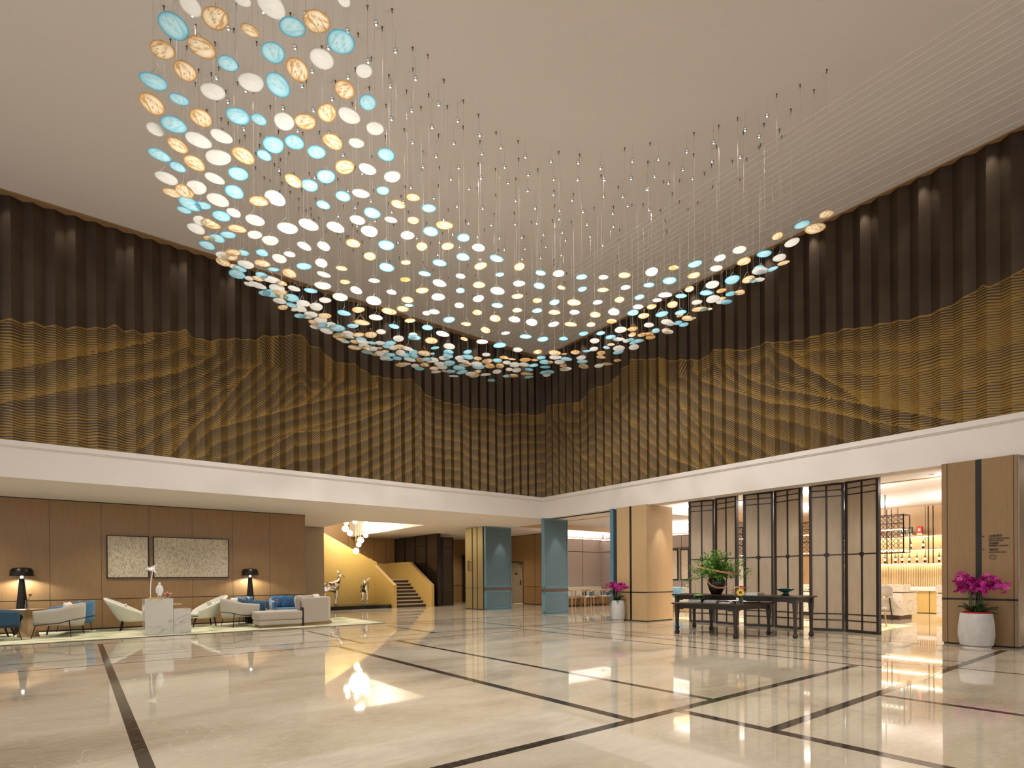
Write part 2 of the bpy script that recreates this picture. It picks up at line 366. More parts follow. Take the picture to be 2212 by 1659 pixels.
# folded metal walls
def ipl(pl, x):
    if x <= pl[0][0]:
        return None
    if x >= pl[-1][0]: return None
    for (a, za), (c, zc) in zip(pl, pl[1:]):
        if a <= x <= c: return za+(zc-za)*(x-a)/max(c-a, 1e-6)
DISCS='''b 0.79 6.36 6.73 0.28 0;a 1.1 5.97 6.69 0.27 0;w 1.52 5.55 6.7 0.26 0;a 1.04 6.51 6.77 0.28 0;b 2.15 5.53 6.7 0.27 1;b 1.73 5.62 6.69 0.25 0;a 0.75 7.66 6.78 0.29 0;b 0.72 7.17 6.7 0.27 0;w 1.56 6.53 6.69 0.27 0;b 1.77 6.41 6.71 0.27 0;a 1.94 6.21 6.79 0.27 0;a 0.97 6.86 6.71 0.26 0;b 0.98 7.81 6.78 0.29 0;a 0.74 6.81 6.78 0.24 0;b 1.64 6.03 6.71 0.24 0;a 1.93 5.54 6.79 0.23 1;b 1.52 7.13 6.7 0.27 0;w 0.88 6.02 6.71 0.21 0;w 1.25 7.02 6.78 0.25 0;a 2.22 6.79 6.77 0.27 1;w 2.06 5.85 6.74 0.24 1;w 1.5 8.01 6.74 0.29 0;a 1.76 7.8 6.73 0.29 0;a 1.23 7.55 6.79 0.27 0;w 1.24 7.89 6.75 0.28 0;w 0.99 8.77 6.69 0.29 0;a 2.62 6.96 6.8 0.27 1;w 2.01 6.97 6.76 0.25 0;a 2.37 6.53 6.79 0.25 1;w 2.61 6.39 6.75 0.25 1;b 2.01 7.36 6.73 0.26 0;b 2.18 7.11 6.7 0.26 0;w 1.49 7.7 6.79 0.25 0;a 1.3 8.39 6.78 0.27 0;w 1.63 8.92 6.73 0.29 0;b 1.32 9.23 6.71 0.29 0;w 2.63 9.04 6.77 0.31 1;a 2.38 6.02 6.69 0.22 1;a 1.04 8.18 6.79 0.25 0;w 1.37 8.8 6.74 0.27 0;a 2.1 8.55 6.7 0.28 0;w 2.32 8.43 6.76 0.28 0;w 2.9 6.36 6.72 0.23 1;b 0.89 8.51 6.78 0.25 0;b 1.74 8.1 6.69 0.25 0;b 2.74 7.57 6.79 0.26 1;a 2.87 7.2 6.75 0.25 1;a 1.39 5.97 6.73 0.18 0;b 1.3 6.52 6.74 0.2 0;a 1.23 8.96 6.72 0.26 0;w 2.19 9.17 6.79 0.28 0;a 1.68 9.49 6.69 0.28 1;b 2.71 6.13 6.78 0.21 1;w 1.54 8.5 6.76 0.25 0;a 2.36 7.84 6.71 0.25 0;b 2.61 7.85 6.74 0.25 1;w 2.86 8.74 6.75 0.28 1;b 3.17 6.65 6.73 0.23 1;w 2.8 10.65 6.7 0.33 2;b 0.97 7.37 6.78 0.2 0;w 0.78 7.9 6.69 0.21 0;b 1.8 8.54 6.7 0.25 0;b 1.75 9.32 6.75 0.27 0;w 1.52 9.83 6.71 0.27 1;b 2.46 7.15 6.71 0.23 1;w 1.29 5.71 6.75 0.16 0;a 2.03 9.42 6.71 0.27 1;w 3.43 6.95 6.72 0.23 1;w 3.2 7.55 6.73 0.24 1;w 3.68 8.27 6.72 0.27 1;w 3.15 7.11 6.78 0.23 1;w 3.22 8.48 6.71 0.26 1;a 9.28 4.05 6.79 0.27 3;b 1.75 7.06 6.72 0.19 0;b 4.03 8.41 6.69 0.26 1;a 2.08 10.34 6.74 0.27 2;w 2.37 10.48 6.74 0.28 2;w 2.7 11.16 6.78 0.3 2;w 3.72 10.48 6.8 0.31 1;b 3.01 11.35 6.79 0.31 2;w 2.48 5.73 6.74 0.17 1;a 1.12 9.25 6.8 0.23 0;b 1.84 9.95 6.74 0.25 1;w 2.55 9.57 6.79 0.26 1;a 3.72 7.44 6.73 0.23 1;b 3.5 7.78 6.69 0.23 1;b 4.48 7.82 6.8 0.25 1;a 2.57 10.28 6.74 0.27 2;b 3.33 11.24 6.77 0.31 2;w 9.36 4.45 6.79 0.26 3;b 1.96 7.64 6.75 0.2 0;w 2.8 10.02 6.8 0.26 1;a 4.54 7.45 6.73 0.24 1;b 2.36 11.01 6.8 0.28 2;w 2.96 10.86 6.69 0.29 2;w 4.41 12.25 6.76 0.34 2;b 4.3 9.01 6.7 0.27 1;w 4.7 10.41 6.77 0.31 1;a 4.82 11.37 6.74 0.33 1;b 9.01 4.14 6.78 0.24 3;b 1.1 8.52 6.72 0.2 0;b 1.75 10.28 6.76 0.25 2;w 2.84 6.76 6.77 0.19 1;w 3.38 8.09 6.7 0.23 1;w 4.03 10.53 6.71 0.29 1;b 5.02 8.43 6.76 0.26 1;w 9.68 5.14 6.72 0.27 3;w 1.9 9.06 6.72 0.21 0;b 1.92 9.7 6.72 0.23 1;a 2.03 10.54 6.69 0.25 2;a 3.09 10.42 6.79 0.26 2;w 3.57 11.24 6.74 0.29 2;w 3.61 11.55 6.76 0.29 2;b 4.57 12.03 6.8 0.32 2;w 6.28 8.48 6.68 0.27 1;b 8.51 5.71 6.71 0.25 3;b 8.76 6.41 6.78 0.27 3;b 9.29 4.87 6.76 0.25 3;b 9.64 5.66 6.77 0.27 3;a 9.8 5.47 6.75 0.27 3;a 10.14 6.73 6.78 0.3 3;b 1.49 9.16 6.72 0.2 0;w 3.02 9.42 6.79 0.23 1;b 3.02 7.73 6.7 0.2 1;a 3.91 7.27 6.8 0.2 1;b 4.14 7.24 6.72 0.21 1;w 4.17 7.97 6.7 0.22 1;w 3.22 9.1 6.73 0.23 1;b 3.14 9.8 6.68 0.24 1;w 5.42 9.08 6.79 0.26 1;a 5.1 10.58 6.76 0.29 1;w 5.33 7.66 6.76 0.23 1;a 5.67 8.11 6.79 0.25 1;a 8.93 6 6.76 0.26 3;a 9.07 3.77 6.79 0.21 3;w 9.62 4.77 6.76 0.24 3;w 2.03 5.15 6.76 0.13 1;b 1.3 9.53 6.77 0.2 0;w 1.52 9.54 6.69 0.21 0;w 2.26 9.43 6.7 0.21 1;b 4.98 7.58 6.76 0.22 1;w 1.97 10.32 6.68 0.23 2;a 2.09 10.17 6.71 0.23 2;a 3.11 11.04 6.73 0.26 2;a 3.21 11.29 6.77 0.26 2;w 3.88 11.34 6.78 0.27 2;b 4.41 11.22 6.76 0.28 1;w 3.9 11.7 6.78 0.28 2;w 4.13 11.9 6.79 0.29 2;a 4.64 12.18 6.69 0.3 2;a 3.98 8.96 6.76 0.23 1;b 5.26 8.02 6.75 0.23 1;w 5.65 9.51 6.79 0.27 1;a 5.28 11.92 6.78 0.31 1;a 5.17 12.59 6.69 0.32 2;a 6.71 12.04 6.75 0.33 2;b 5.78 7.78 6.79 0.23 1;w 9.07 6.77 6.76 0.26 1;w 8.09 6.32 6.68 0.24 1;w 8.82 5.08 6.76 0.23 3;a 9.18 5.18 6.74 0.24 3;w 9.96 6.27 6.76 0.27 3;b 2.51 9.98 6.77 0.22 2;b 2.86 8.05 6.68 0.19 1;a 4.83 7.83 6.7 0.21 1;w 3.36 9.61 6.73 0.23 1;w 3.57 10.04 6.78 0.24 1;b 2.62 10.54 6.68 0.23 2;a 5.15 9.93 6.75 0.26 1;w 9.42 5.95 6.74 0.25 3;b 9.51 6.16 6.69 0.25 3;b 3.43 7.26 6.7 0.18 1;a 4.5 8.11 6.69 0.21 1;a 3.58 8.71 6.7 0.21 1;b 2.32 10.65 6.73 0.22 2;b 3.54 10.7 6.75 0.24 2;w 3.24 11.55 6.79 0.25 2;w 3.84 11.82 6.76 0.26 2;w 4.39 12.02 6.8 0.28 2;w 4.17 10.03 6.68 0.24 1;w 5 10.96 6.74 0.27 1;w 6.49 10.76 6.72 0.28 1;w 5.21 12.14 6.69 0.29 2;w 5.63 12.59 6.77 0.3 2;b 6.05 12.49 6.7 0.31 2;b 6.37 12.36 6.72 0.31 2;b 7.86 12.26 6.73 0.33 2;b 7.65 11.51 6.72 0.31 2;b 8.22 11.93 6.75 0.33 2;b 6.92 8.01 6.79 0.24 1;b 6.7 9.05 6.75 0.25 1;a 7.03 9.56 6.78 0.27 1;a 8.5 8.75 6.75 0.27 1;b 7.87 10.54 6.73 0.3 2;w 6.94 7.45 6.77 0.23 1;b 9.11 7.59 6.73 0.26 1;a 9.29 7.44 6.68 0.26 1;b 9.72 7.34 6.79 0.27 1;w 10.08 7.49 6.78 0.27 1;w 9.54 8.3 6.74 0.28 1;w 8.71 5.36 6.72 0.22 3;w 2.83 9.59 6.68 0.2 1;w 3.83 7.89 6.77 0.19 1;a 4.07 7.57 6.69 0.18 1;a 3.01 10.66 6.71 0.22 2;b 3.7 11.84 6.74 0.25 2;w 4.07 12.02 6.69 0.26 2;b 4.99 8.93 6.77 0.22 1;a 5.18 9.32 6.69 0.23 1;b 6.04 11.27 6.69 0.28 1;a 6.46 11.24 6.73 0.28 1;w 6.92 11.26 6.72 0.29 2;w 6.56 12.53 6.72 0.3 2;a 6.68 13.12 6.8 0.32 2;a 5.94 8.56 6.72 0.23 1;a 7.99 7.4 6.78 0.23 1;a 6.74 8.45 6.7 0.24 1;a 7.93 8.09 6.79 0.25 1;a 7.86 8.57 6.76 0.25 1;w 7.82 9.27 6.79 0.26 1;w 10.08 10.65 6.7 0.32 2;a 6.2 7.7 6.75 0.22 1;b 7.29 7.27 6.75 0.22 1;a 7.82 6.67 6.7 0.22 1;b 8.42 6.63 6.7 0.23 1;a 9.49 6.87 6.73 0.25 3;w 10.41 7.7 6.73 0.27 3;w 9.09 5.64 6.79 0.22 3;a 2.62 10.78 6.71 0.21 2;w 3.32 10.89 6.79 0.22 2;w 3.87 10.78 6.69 0.23 1;w 4.84 12.18 6.79 0.26 2;a 4.77 12.35 6.7 0.27 2;w 4.31 9.59 6.71 0.21 1;a 5.21 10.23 6.7 0.24 1;a 4.61 10.96 6.79 0.24 1;b 5.5 11.15 6.75 0.26 1;b 6.04 10.67 6.7 0.25 1;w 5.86 11.73 6.78 0.27 1;w 4.87 12.14 6.71 0.26 2;w 5.41 12.58 6.78 0.28 2;w 5.91 12.78 6.78 0.29 2;w 6.23 11.92 6.7 0.28 2;b 7.57 12.27 6.79 0.3 2;w 7.73 11.9 6.76 0.3 2;b 8.03 12.41 6.7 0.31 2;w 8.05 11.77 6.72 0.3 2;w 6.47 8.02 6.68 0.22 1;w 6.29 9.1 6.79 0.23 1;b 7.56 8.26 6.75 0.23 1;a 8.56 8.13 6.75 0.25 1;w 7.34 9.26 6.72 0.25 1;a 7.16 10.1 6.76 0.26 1;b 8.02 9.77 6.71 0.27 1;a 9.19 10.06 6.73 0.29 2;w 9.33 10.22 6.7 0.29 2;b 9.84 10.3 6.8 0.3 2;w 9.22 11.25 6.8 0.31 2;a 9.68 11.7 6.8 0.32 2;w 10.29 9.02 6.76 0.28 2;b 10.51 9.19 6.79 0.29 2;a 8.89 4.45 6.72 0.19 3;b 9.72 5.19 6.8 0.21 3;a 10.21 5.84 6.78 0.23 3;a 10.16 6.97 6.68 0.25 3;a 1.72 9.94 6.69 0.18 1;b 2.28 10.24 6.8 0.19 2;a 3.69 9.54 6.71 0.2 1;b 2.9 11.34 6.76 0.22 2;a 4.12 11.57 6.76 0.24 2;w 4.82 9.9 6.79 0.22 1;b 6.18 10.01 6.68 0.24 1;b 5.53 12.69 6.7 0.27 2;a 8.58 12.66 6.79 0.31 2;w 7.42 10.6 6.72 0.26 1;w 8.14 8.96 6.73 0.24 1;b 8.43 9.65 6.72 0.26 1;a 8.49 7.41 6.74 0.22 1;w 8.86 7.86 6.78 0.24 1;b 9.29 6.56 6.72 0.22 3;b 9.8 6.93 6.68 0.23 3;w 9.81 8.56 6.7 0.26 2;a 9.8 4.82 6.75 0.2 3;b 2.76 10.29 6.71 0.19 2;a 3.35 11.76 6.79 0.22 2;b 3.41 11.45 6.72 0.22 2;a 3.97 11.89 6.71 0.23 2;a 4.49 8.68 6.69 0.19 1;a 5.55 10.57 6.68 0.23 1;a 6.67 10.1 6.75 0.23 1;b 4.8 11.71 6.78 0.24 1;a 4.96 11.84 6.68 0.24 1;a 5.1 12.39 6.74 0.25 2;b 5.23 12.31 6.8 0.25 2;b 5.77 11.93 6.73 0.25 1;w 6.16 12.21 6.7 0.26 2;w 6.07 12.88 6.75 0.27 2;b 7.21 11.78 6.74 0.27 2;b 6.92 12.23 6.71 0.27 2;w 7.08 12.2 6.72 0.27 2;a 7.06 12.61 6.72 0.28 2;w 7.33 12.39 6.74 0.28 2;w 7.59 12.61 6.79 0.28 2;a 7.35 12.67 6.72 0.28 2;w 7.83 11.97 6.7 0.28 2;w 8.28 12.37 6.7 0.29 2;w 8.66 12.17 6.7 0.29 2;a 6.61 9.61 6.8 0.23 1;b 7.51 8.76 6.76 0.22 1;a 8.81 10.26 6.71 0.26 2;b 8.31 11.21 6.7 0.27 2;a 8.94 10.9 6.76 0.27 2;b 9.47 10.79 6.79 0.28 2;w 9.81 10.54 6.8 0.28 2;a 9.7 9.87 6.79 0.27 2;b 10.23 10.16 6.79 0.28 2;a 10.85 9.91 6.79 0.28 2;w 8.95 11.29 6.75 0.28 2;b 9.27 10.94 6.71 0.28 2;b 9.58 10.88 6.72 0.28 2;b 10.05 11.25 6.79 0.29 2;b 8.64 7.04 6.69 0.21 1;a 9.19 7.16 6.73 0.22 1;b 9.68 8.69 6.77 0.25 1;b 10.21 8.36 6.69 0.25 2;w 10.58 8.8 6.79 0.26 2;b 9.72 4.95 6.69 0.19 3;a 3.95 9.98 6.74 0.19 1;w 5.56 8.63 6.79 0.19 1;a 4.73 9.17 6.68 0.19 1;b 7.19 11.64 6.77 0.25 2;a 8.89 8.56 6.79 0.23 1;w 9.47 8.99 6.73 0.24 1;a 10.05 9.36 6.71 0.25 2;a 10.39 9.68 6.79 0.26 2;a 10.35 10.24 6.71 0.27 2;w 9.11 11.43 6.69 0.27 2;b 6.63 7.62 6.76 0.19 1;a 8.98 8.06 6.7 0.22 1;a 9.73 8.1 6.75 0.23 2;a 8.42 6.06 6.76 0.18 3;a 9.15 6.27 6.7 0.2 3;b 10.14 6.09 6.68 0.21 3;a 2.23 10.72 6.77 0.17 2;b 4.27 12.08 6.79 0.22 2;b 5.84 9.06 6.78 0.19 1;w 6.06 9.45 6.72 0.2 1;w 5.86 10.09 6.77 0.21 1;w 5.35 11.55 6.74 0.22 1;w 6.02 11.26 6.75 0.22 1;w 5.65 12.22 6.79 0.23 1;a 5.42 12.48 6.69 0.23 2;a 6.04 11.99 6.73 0.23 2;w 6.02 12.24 6.78 0.24 2;b 6.5 12.21 6.78 0.24 2;b 6.39 12.81 6.79 0.25 2;b 6.55 12.2 6.68 0.24 2;w 7.16 11.88 6.69 0.25 2;b 7.1 13.01 6.75 0.26 2;w 7.62 12.98 6.78 0.27 2;b 7.85 12.66 6.75 0.26 2;w 7.48 11.66 6.7 0.25 2;w 8.16 12.98 6.78 0.27 2;a 8.12 11.39 6.69 0.25 2;a 8.42 11.71 6.73 0.26 2;w 8.26 7.76 6.77 0.2 1;w 8.46 10.55 6.78 0.24 2;a 8.34 10.94 6.68 0.24 2;w 9.95 9.93 6.75 0.25 2;w 10.64 9.97 6.72 0.26 2;w 8.58 11.19 6.7 0.25 2;a 8.66 11.6 6.76 0.26 2;a 9.26 11.8 6.69 0.27 2;w 8.95 7.33 6.71 0.2 1;a 10.23 8.26 6.8 0.23 2;a 10.46 7.76 6.79 0.22 2;a 10.46 8.18 6.78 0.23 2;a 9.83 6 6.77 0.19 3;w 9.89 6.6 6.79 0.2 3;b 10.15 6.01 6.8 0.2 3;w 10.16 6.23 6.74 0.2 3;a 7.08 8.86 6.69 0.19 1;w 8.18 8.36 6.77 0.2 1;w 8.29 7.07 6.78 0.18 1;b 10.31 7.21 6.68 0.2 3;w 2.52 10.85 6.71 0.16 2;w 2.54 11.05 6.7 0.17 2;b 5 12.64 6.8 0.21 2;w 5.74 10.18 6.74 0.19 1;b 6.79 11.66 6.77 0.22 2;b 5.47 12.23 6.75 0.21 1;a 6.91 12.51 6.78 0.23 2;w 6.93 12.92 6.76 0.23 2;b 7.53 11.37 6.77 0.22 2;a 7.94 11.54 6.75 0.23 2;w 8.04 11.29 6.79 0.22 2;a 7.3 7.8 6.78 0.17 1;b 7.66 7.6 6.78 0.17 1;a 7.22 8.38 6.74 0.18 1;w 7.58 9.89 6.72 0.2 1;b 8.87 9.4 6.76 0.21 1;b 9.12 9 6.8 0.21 1;b 9.38 8.74 6.79 0.2 1;b 9.13 10.48 6.72 0.22 2;w 9.71 9.28 6.69 0.21 2;w 8.82 11.94 6.74 0.24 2;b 9.32 11.21 6.68 0.24 2;b 9.72 11.69 6.71 0.25 2;w 10.11 11.4 6.77 0.25 2;b 6.1 8.12 6.77 0.16 1;w 7.63 7.01 6.74 0.17 1;w 9.15 7.01 6.78 0.18 1;w 9.77 7.71 6.7 0.2 2;a 10.02 8.36 6.78 0.21 2;b 10.23 7.86 6.76 0.2 2;a 10.3 8.11 6.79 0.21 2;w 9.92 5.3 6.71 0.17 3;b 5.33 10.18 6.79 0.17 1;a 7.06 10.8 6.77 0.2 1;a 8.37 12.17 6.72 0.23 2;b 9.74 9.51 6.72 0.21 2;b 5.79 12.18 6.74 0.19 2;b 6.24 12.96 6.77 0.2 2;a 7.09 12.42 6.77 0.21 2;a 7.85 11.85 6.69 0.21 2;b 9.11 12.6 6.76 0.23 2;a 8.64 11.02 6.74 0.2 2;a 9.99 10.61 6.77 0.21 2;a 8.57 11.83 6.77 0.21 2;b 9.14 11.92 6.69 0.22 2;b 9.92 11.27 6.76 0.22 2;a 10.12 7.17 6.8 0.17 3;b 10.33 7.37 6.78 0.18 3;w 10.14 7.4 6.71 0.18 3;w 10.17 8.65 6.78 0.19 2;b 10.32 8.59 6.75 0.19 2;a 9.93 8.9 6.72 0.19 2;b 9.93 5.43 6.75 0.15 3;b 10.21 6.62 6.75 0.17 3;b 9.95 9.08 6.71 0.18 2;a 10.82 9.53 6.75 0.19 2;a 3.56 11.75 6.78 0.15 2;a 5.75 12.77 6.72 0.18 2;a 5.92 12.47 6.74 0.17 2;a 9.56 10.63 6.75 0.18 2;w 8.95 11.53 6.7 0.19 2;b 10.15 8.52 6.75 0.17 2;a 9.14 10.75 6.75 0.17 2;a 9.98 6.09 6.69 0.13 3;a 5.76 12.47 6.79 0.15 2;w 6.74 12.9 6.76 0.16 2;a 9.37 9.94 6.69 0.15 2;b 6.88 11.93 6.74 0.13 2;a 7.75 12.81 6.77 0.14 2;a 10.27 6.56 6.75 0.11 3;w 10.41 7.01 6.77 0.1 3'''
BALLS='''1.26 8.33;1.67 8.24;1.98 7.72;2.43 7.43;2.46 7.98;1.69 9.16;1.88 8.77;1.91 9.51;2.08 9.13;2.73 8.54;2.77 8.20;2.62 9.12;2.23 9.93;2.94 9.43;3.01 8.87;3.21 6.98;2.95 7.31;2.83 7.70;3.59 7.18;3.35 7.56;3.22 7.98;4.02 7.40;3.78 7.74;3.17 8.49;4.24 7.94;4.52 7.58;4.06 8.28;4.92 7.66;4.66 8.03;3.37 9.18;5.37 7.69;5.81 7.69;5.63 8.00;6.28 7.60;6.71 7.41;7.12 7.14;7.53 6.99;7.86 6.53;6.14 8.02;6.60 7.91;5.96 8.50;7.05 7.71;7.41 7.45;7.81 7.15;8.18 6.83;6.43 8.30;6.86 8.24;5.94 8.87;7.32 8.02;8.64 6.84;6.85 8.60;7.72 7.92;8.13 7.47;8.43 7.25;8.72 7.37;6.47 9.18;7.30 8.54;7.74 8.30;8.14 8.04;8.66 7.71;7.91 8.50;6.50 9.74;6.91 9.50;7.29 9.18;7.63 8.88;8.50 8.28;8.99 7.99;8.27 8.79;8.00 9.09;6.91 10.01;7.32 9.76;7.69 9.45;8.85 8.53;8.52 8.95;8.33 9.39;8.01 9.73;7.66 10.04;9.31 8.59;8.83 9.42;8.53 9.79;8.21 10.08;7.44 10.68;4.56 8.51;5.12 8.10;5.03 8.54;4.97 8.90;5.49 8.53;3.73 9.49;4.17 9.71;3.52 10.34;5.53 8.86;5.05 9.51;4.14 10.31;5.54 9.50;4.61 10.32;4.44 10.69;5.08 10.38;6.03 9.44;4.27 11.15;5.12 9.96;6.03 9.95;6.44 10.26;5.89 10.84;5.64 11.24;6.36 10.68;6.80 10.55;6.57 11.11;4.93 10.84;4.70 11.23;8.81 4.57;8.80 4.94;9.12 4.87;8.63 5.41;8.44 5.81;8.19 6.22;8.99 5.67;9.30 5.31;8.75 6.11;8.48 6.53;9.09 6.14;8.83 6.48;8.66 6.83;9.15 7.19;2.95 10.54'''
RIDGE_L=[(-1.14, 6.46), (-0.99, 6.52), (-0.83, 6.48), (-0.66, 6.55), (-0.48, 6.52), (-0.31, 6.57), (-0.14, 6.56), (0.03, 6.63), (0.2, 6.66), (0.52, 6.74), (0.72, 6.86), (0.85, 6.78), (1.06, 6.83), (1.19, 6.8), (1.55, 6.91), (1.86, 7.02), (2.06, 7.12), (2.19, 6.98), (2.53, 6.97), (2.78, 7.07), (3.19, 7.2), (3.56, 7.25), (3.76, 7.41), (4.11, 7.49), (4.7, 7.7), (4.91, 7.47), (5.18, 7.45), (5.55, 7.19), (5.87, 7.2), (6.14, 7.26), (6.61, 7.05), (7.33, 7.07), (7.93, 7.21), (8.16, 7.01), (8.47, 6.81), (9.04, 6.73), (9.72, 6.76), (9.89, 6.67), (10.43, 6.78), (10.84, 6.83), (11.27, 6.7), (11.87, 6.87), (12.17, 6.91), (12.59, 6.93), (12.9, 7.02)]
RIDGE_R=[(15.0, 7.04), (14.63, 7.03), (14.51, 7.24), (13.92, 7.13), (12.94, 6.96), (12.79, 7.07), (12.36, 7.29), (11.83, 7.18), (11.49, 7.29), (11.18, 7.5), (10.81, 7.68), (10.24, 7.49), (9.83, 7.41), (9.48, 7.21), (9.15, 7.15), (8.72, 7.01), (8.51, 6.95), (8.31, 7.02), (8.13, 7.09), (7.72, 6.97), (7.41, 6.83), (7.12, 6.79), (6.76, 6.82), (6.38, 6.69), (5.91, 6.59), (5.66, 6.59), (5.28, 6.53), (5.0, 6.52), (4.74, 6.43), (4.4, 6.39), (4.19, 6.36), (3.91, 6.3), (3.61, 6.28), (3.32, 6.3), (3.04, 6.37), (2.74, 6.5), (2.67, 6.41), (2.51, 6.48), (2.38, 6.47), (2.2, 6.56)]
FOLD_L=[[(2.06, 7.12), (1.68, 6.86), (1.15, 6.56), (0.56, 6.26), (0.24, 6.11)], [(3.17, 7.2), (2.63, 6.68), (2.24, 6.3), (1.86, 6.07), (1.4, 5.88), (0.8, 5.63), (0.23, 5.44)], [(4.7, 7.69), (4.32, 7.39), (4.07, 7.1), (3.75, 6.77), (3.47, 6.46), (3.24, 6.21), (2.96, 5.78), (2.67, 5.26), (2.35, 5.03), (1.89, 4.39)], [(6.09, 7.27), (5.63, 6.89), (5.21, 6.32), (4.8, 5.96), (4.43, 5.47), (4.05, 5.17), (3.56, 4.81), (3.08, 4.48), (2.36, 4.21)], [(7.88, 7.19), (7.22, 6.9), (6.4, 6.55), (5.52, 6.2)], [(8.14, 6.82), (7.26, 6.24), (6.21, 5.67), (5.27, 5.26), (4.53, 5.11), (3.87, 4.62), (3.56, 4.42), (3.21, 4.12)]]
FOLD_R=[[(6.72, 6.81), (6.53, 6.52), (6.21, 6.29), (5.87, 5.98)], [(8.11, 7.07), (7.8, 6.65), (7.39, 6.22), (6.93, 5.89), (6.37, 5.58), (6.05, 5.45)], [(9.3, 7.21), (8.78, 6.77), (8.49, 6.39), (7.81, 5.99), (7.22, 5.67), (6.7, 5.36), (6.21, 5.21)], [(10.81, 7.68), (10.38, 7.37), (10.09, 7.0), (9.53, 6.43), (9.26, 6.12), (9.09, 5.78), (8.58, 5.2), (8.16, 4.65), (7.93, 4.36)], [(12.32, 7.21), (11.72, 6.75), (10.91, 5.79), (10.4, 5.32), (9.68, 4.67), (9.01, 4.33)], [(14.39, 7.2), (13.82, 6.6), (13.27, 5.58), (12.64, 4.93)]]
def folded(side):
    ridge = RIDGE_L if side == 'L' else sorted(RIDGE_R)
    folds = FOLD_L if side == 'L' else FOLD_R
    base = YL+.14 if side == 'L' else XR+.04
    end = 12.99 if side == 'L' else 14.93
    # polylines: sorted by s; the layer in front lies toward the corner from its ridge line
    L = []
    for p in folds:
        q = sorted(p)
        k = (q[1][1]-q[0][1])/(q[1][0]-q[0][0]) if len(q) > 1 else .3
        q = [(q[0][0]-3, q[0][1]-3*max(k, .45))]+q+[(q[-1][0]+.001, 99), (40, 99)]
        L.append(q)
    nz = 68; z0, z1 = 3.9, 6.72
    me = bpy.data.meshes.new('folded_metal_wall'); vs = []; fs = []; ph = []; du = []; mk = []; rdg = []
    s = -1.14 - .34*22 + .17*.99 if side == 'L' else None
    first = -8.45 if side == 'L' else -8.19
    k = 0; cols = []
    while True:
        sa = first + .17*k
        if sa > end: break
        for j in range(4):
            t = j/4; ss = sa+.17*t
            if ss > end: break
            d = (t if k % 2 == 0 else 1-t)*.1
            cols.append((ss, d, j))
        k += 1
    cols = [c for c in cols if c[0] > -1.9 or c[2] == 0]
    rows = [z0+(z1-z0)*i/nz for i in range(nz+1)]+[8.97]
    def seedn(a, c, m): return noise.noise(Vector((a, c, m)))
    for ss, d, _ in cols:
        r = ipl(ridge, ss)
        if r is None: r = (ridge[0][1] if ss < ridge[0][0] else ridge[-1][1]) + .1*seedn(ss*3, 0, 4)
        for z in rows:
            y = base+d
            vs.append((ss, y, z) if side == 'L' else (y, ss, z))
            li = -1; top = r
            for i, p in enumerate(L):
                h = ipl(p, ss)
                if h is not None and z < h: li = i; top = min(h, 9)
            # drape: sparse diagonal lines in the front layers, dense level ones behind
            n1 = seedn(ss*.8, z*1.1, 3.1+li*5); n2 = seedn(ss*2.4, z*2.6, 9.7+li*3)
            terr = .055*math.sin(z*11+2.2*n1*3+li)
            sl = (.05, .16, .2, .5, .62, .7, .55)[min(li+1, 6)]
            mid = 1/(1+math.exp(-(ss-1.5)*1.6)) if side == 'L' else 1/(1+math.exp(-(ss-5.0)*1.2))
            cc, kk = (1.5, 1.6) if side == 'L' else (5.0, 1.2)
            sp = math.log(1+math.exp(min(30, (ss-cc)*kk)))/kk
            diag = sl*mid*(.6+.9*max(-.4, math.sin(z*6.3+n1*4+li*2)))
            low = z0
            for q in L[li+1:]:
                h = ipl(q, ss)
                if h is not None and h < 20: low = max(low, h)
            tt = min(top, r)-z
            tier = .34+.3*(1-mid)
            n3 = seedn(ss*.55, li*7.7, 2.2)
            fr = (tt/tier*(1+.25*n3)+.5*n1*(1-.6*mid)) % 1.0
            edge_ = min(1, max(0, tt/.5)); near_low = max(0, 1-(z-low)/.3)
            p = (z + sl*1.25*sp + .12*n1 + .03*n2)*20
            dd = .2 - .05*mid + .58*fr**2.2*(.35+.65*mid) + .28*(1-mid)*edge_ + .2*n1*(1-.4*mid) + .14*n2 + .45*near_low**2  # mid term thins the gold, painting in the dimmer wall light there
            dd += .1 if li < 0 else 0
            gap = 9
            for q in L[max(li+1, 0):]:
                h = ipl(q, ss)
                if h is not None and h < 20: gap = min(gap, abs(z-h))
            dm = 9
            for i, q in enumerate(L):
                h = ipl(q, ss)
                if h is not None and h < 20 and i >= li-0 and all((ipl(g, ss) or -9) < h-.001 for g in L[i+1:]): dm = min(dm, abs(z-h))
            wr = min(fr, 1-fr)*tier
            if mid > .35: dm = min(dm, wr*1.5+.006)
            rdg.append(dm); ph.append(p); du.append(max(.2, min(.85, dd))); mk.append(r-z)
    nr = len(rows)
    for i in range(len(cols)-1):
        for j in range(nr-1): fs.append((i*nr+j, (i+1)*nr+j, (i+1)*nr+j+1, i*nr+j+1))
    me.from_pydata(vs, [], fs)
    for nm, dat in (('phase', ph), ('duty', du), ('mask', mk), ('ridge', rdg)):
        a = me.attributes.new(nm, 'FLOAT', 'POINT'); a.data.foreach_set('value', dat)
    me.materials.append(M['mural']); o = bpy.data.objects.new('folded_metal_wall', me); COL.objects.link(o); return o
tag(folded('L'), 'dark bronze folded metal wall with gold mountain contour lines, left of the corner', 'wall panel')
tag(folded('R'), 'dark bronze folded metal wall with gold mountain contour lines, right of the corner', 'wall panel')
b = MB(); b.box(-9, YL+.3, 3.9, 13.3, YL+.4, 9.2); b.box(XR+.2, -9, 3.9, XR+.3, YL+.3, 9.2); struct('wall_backing', b, 'groove')
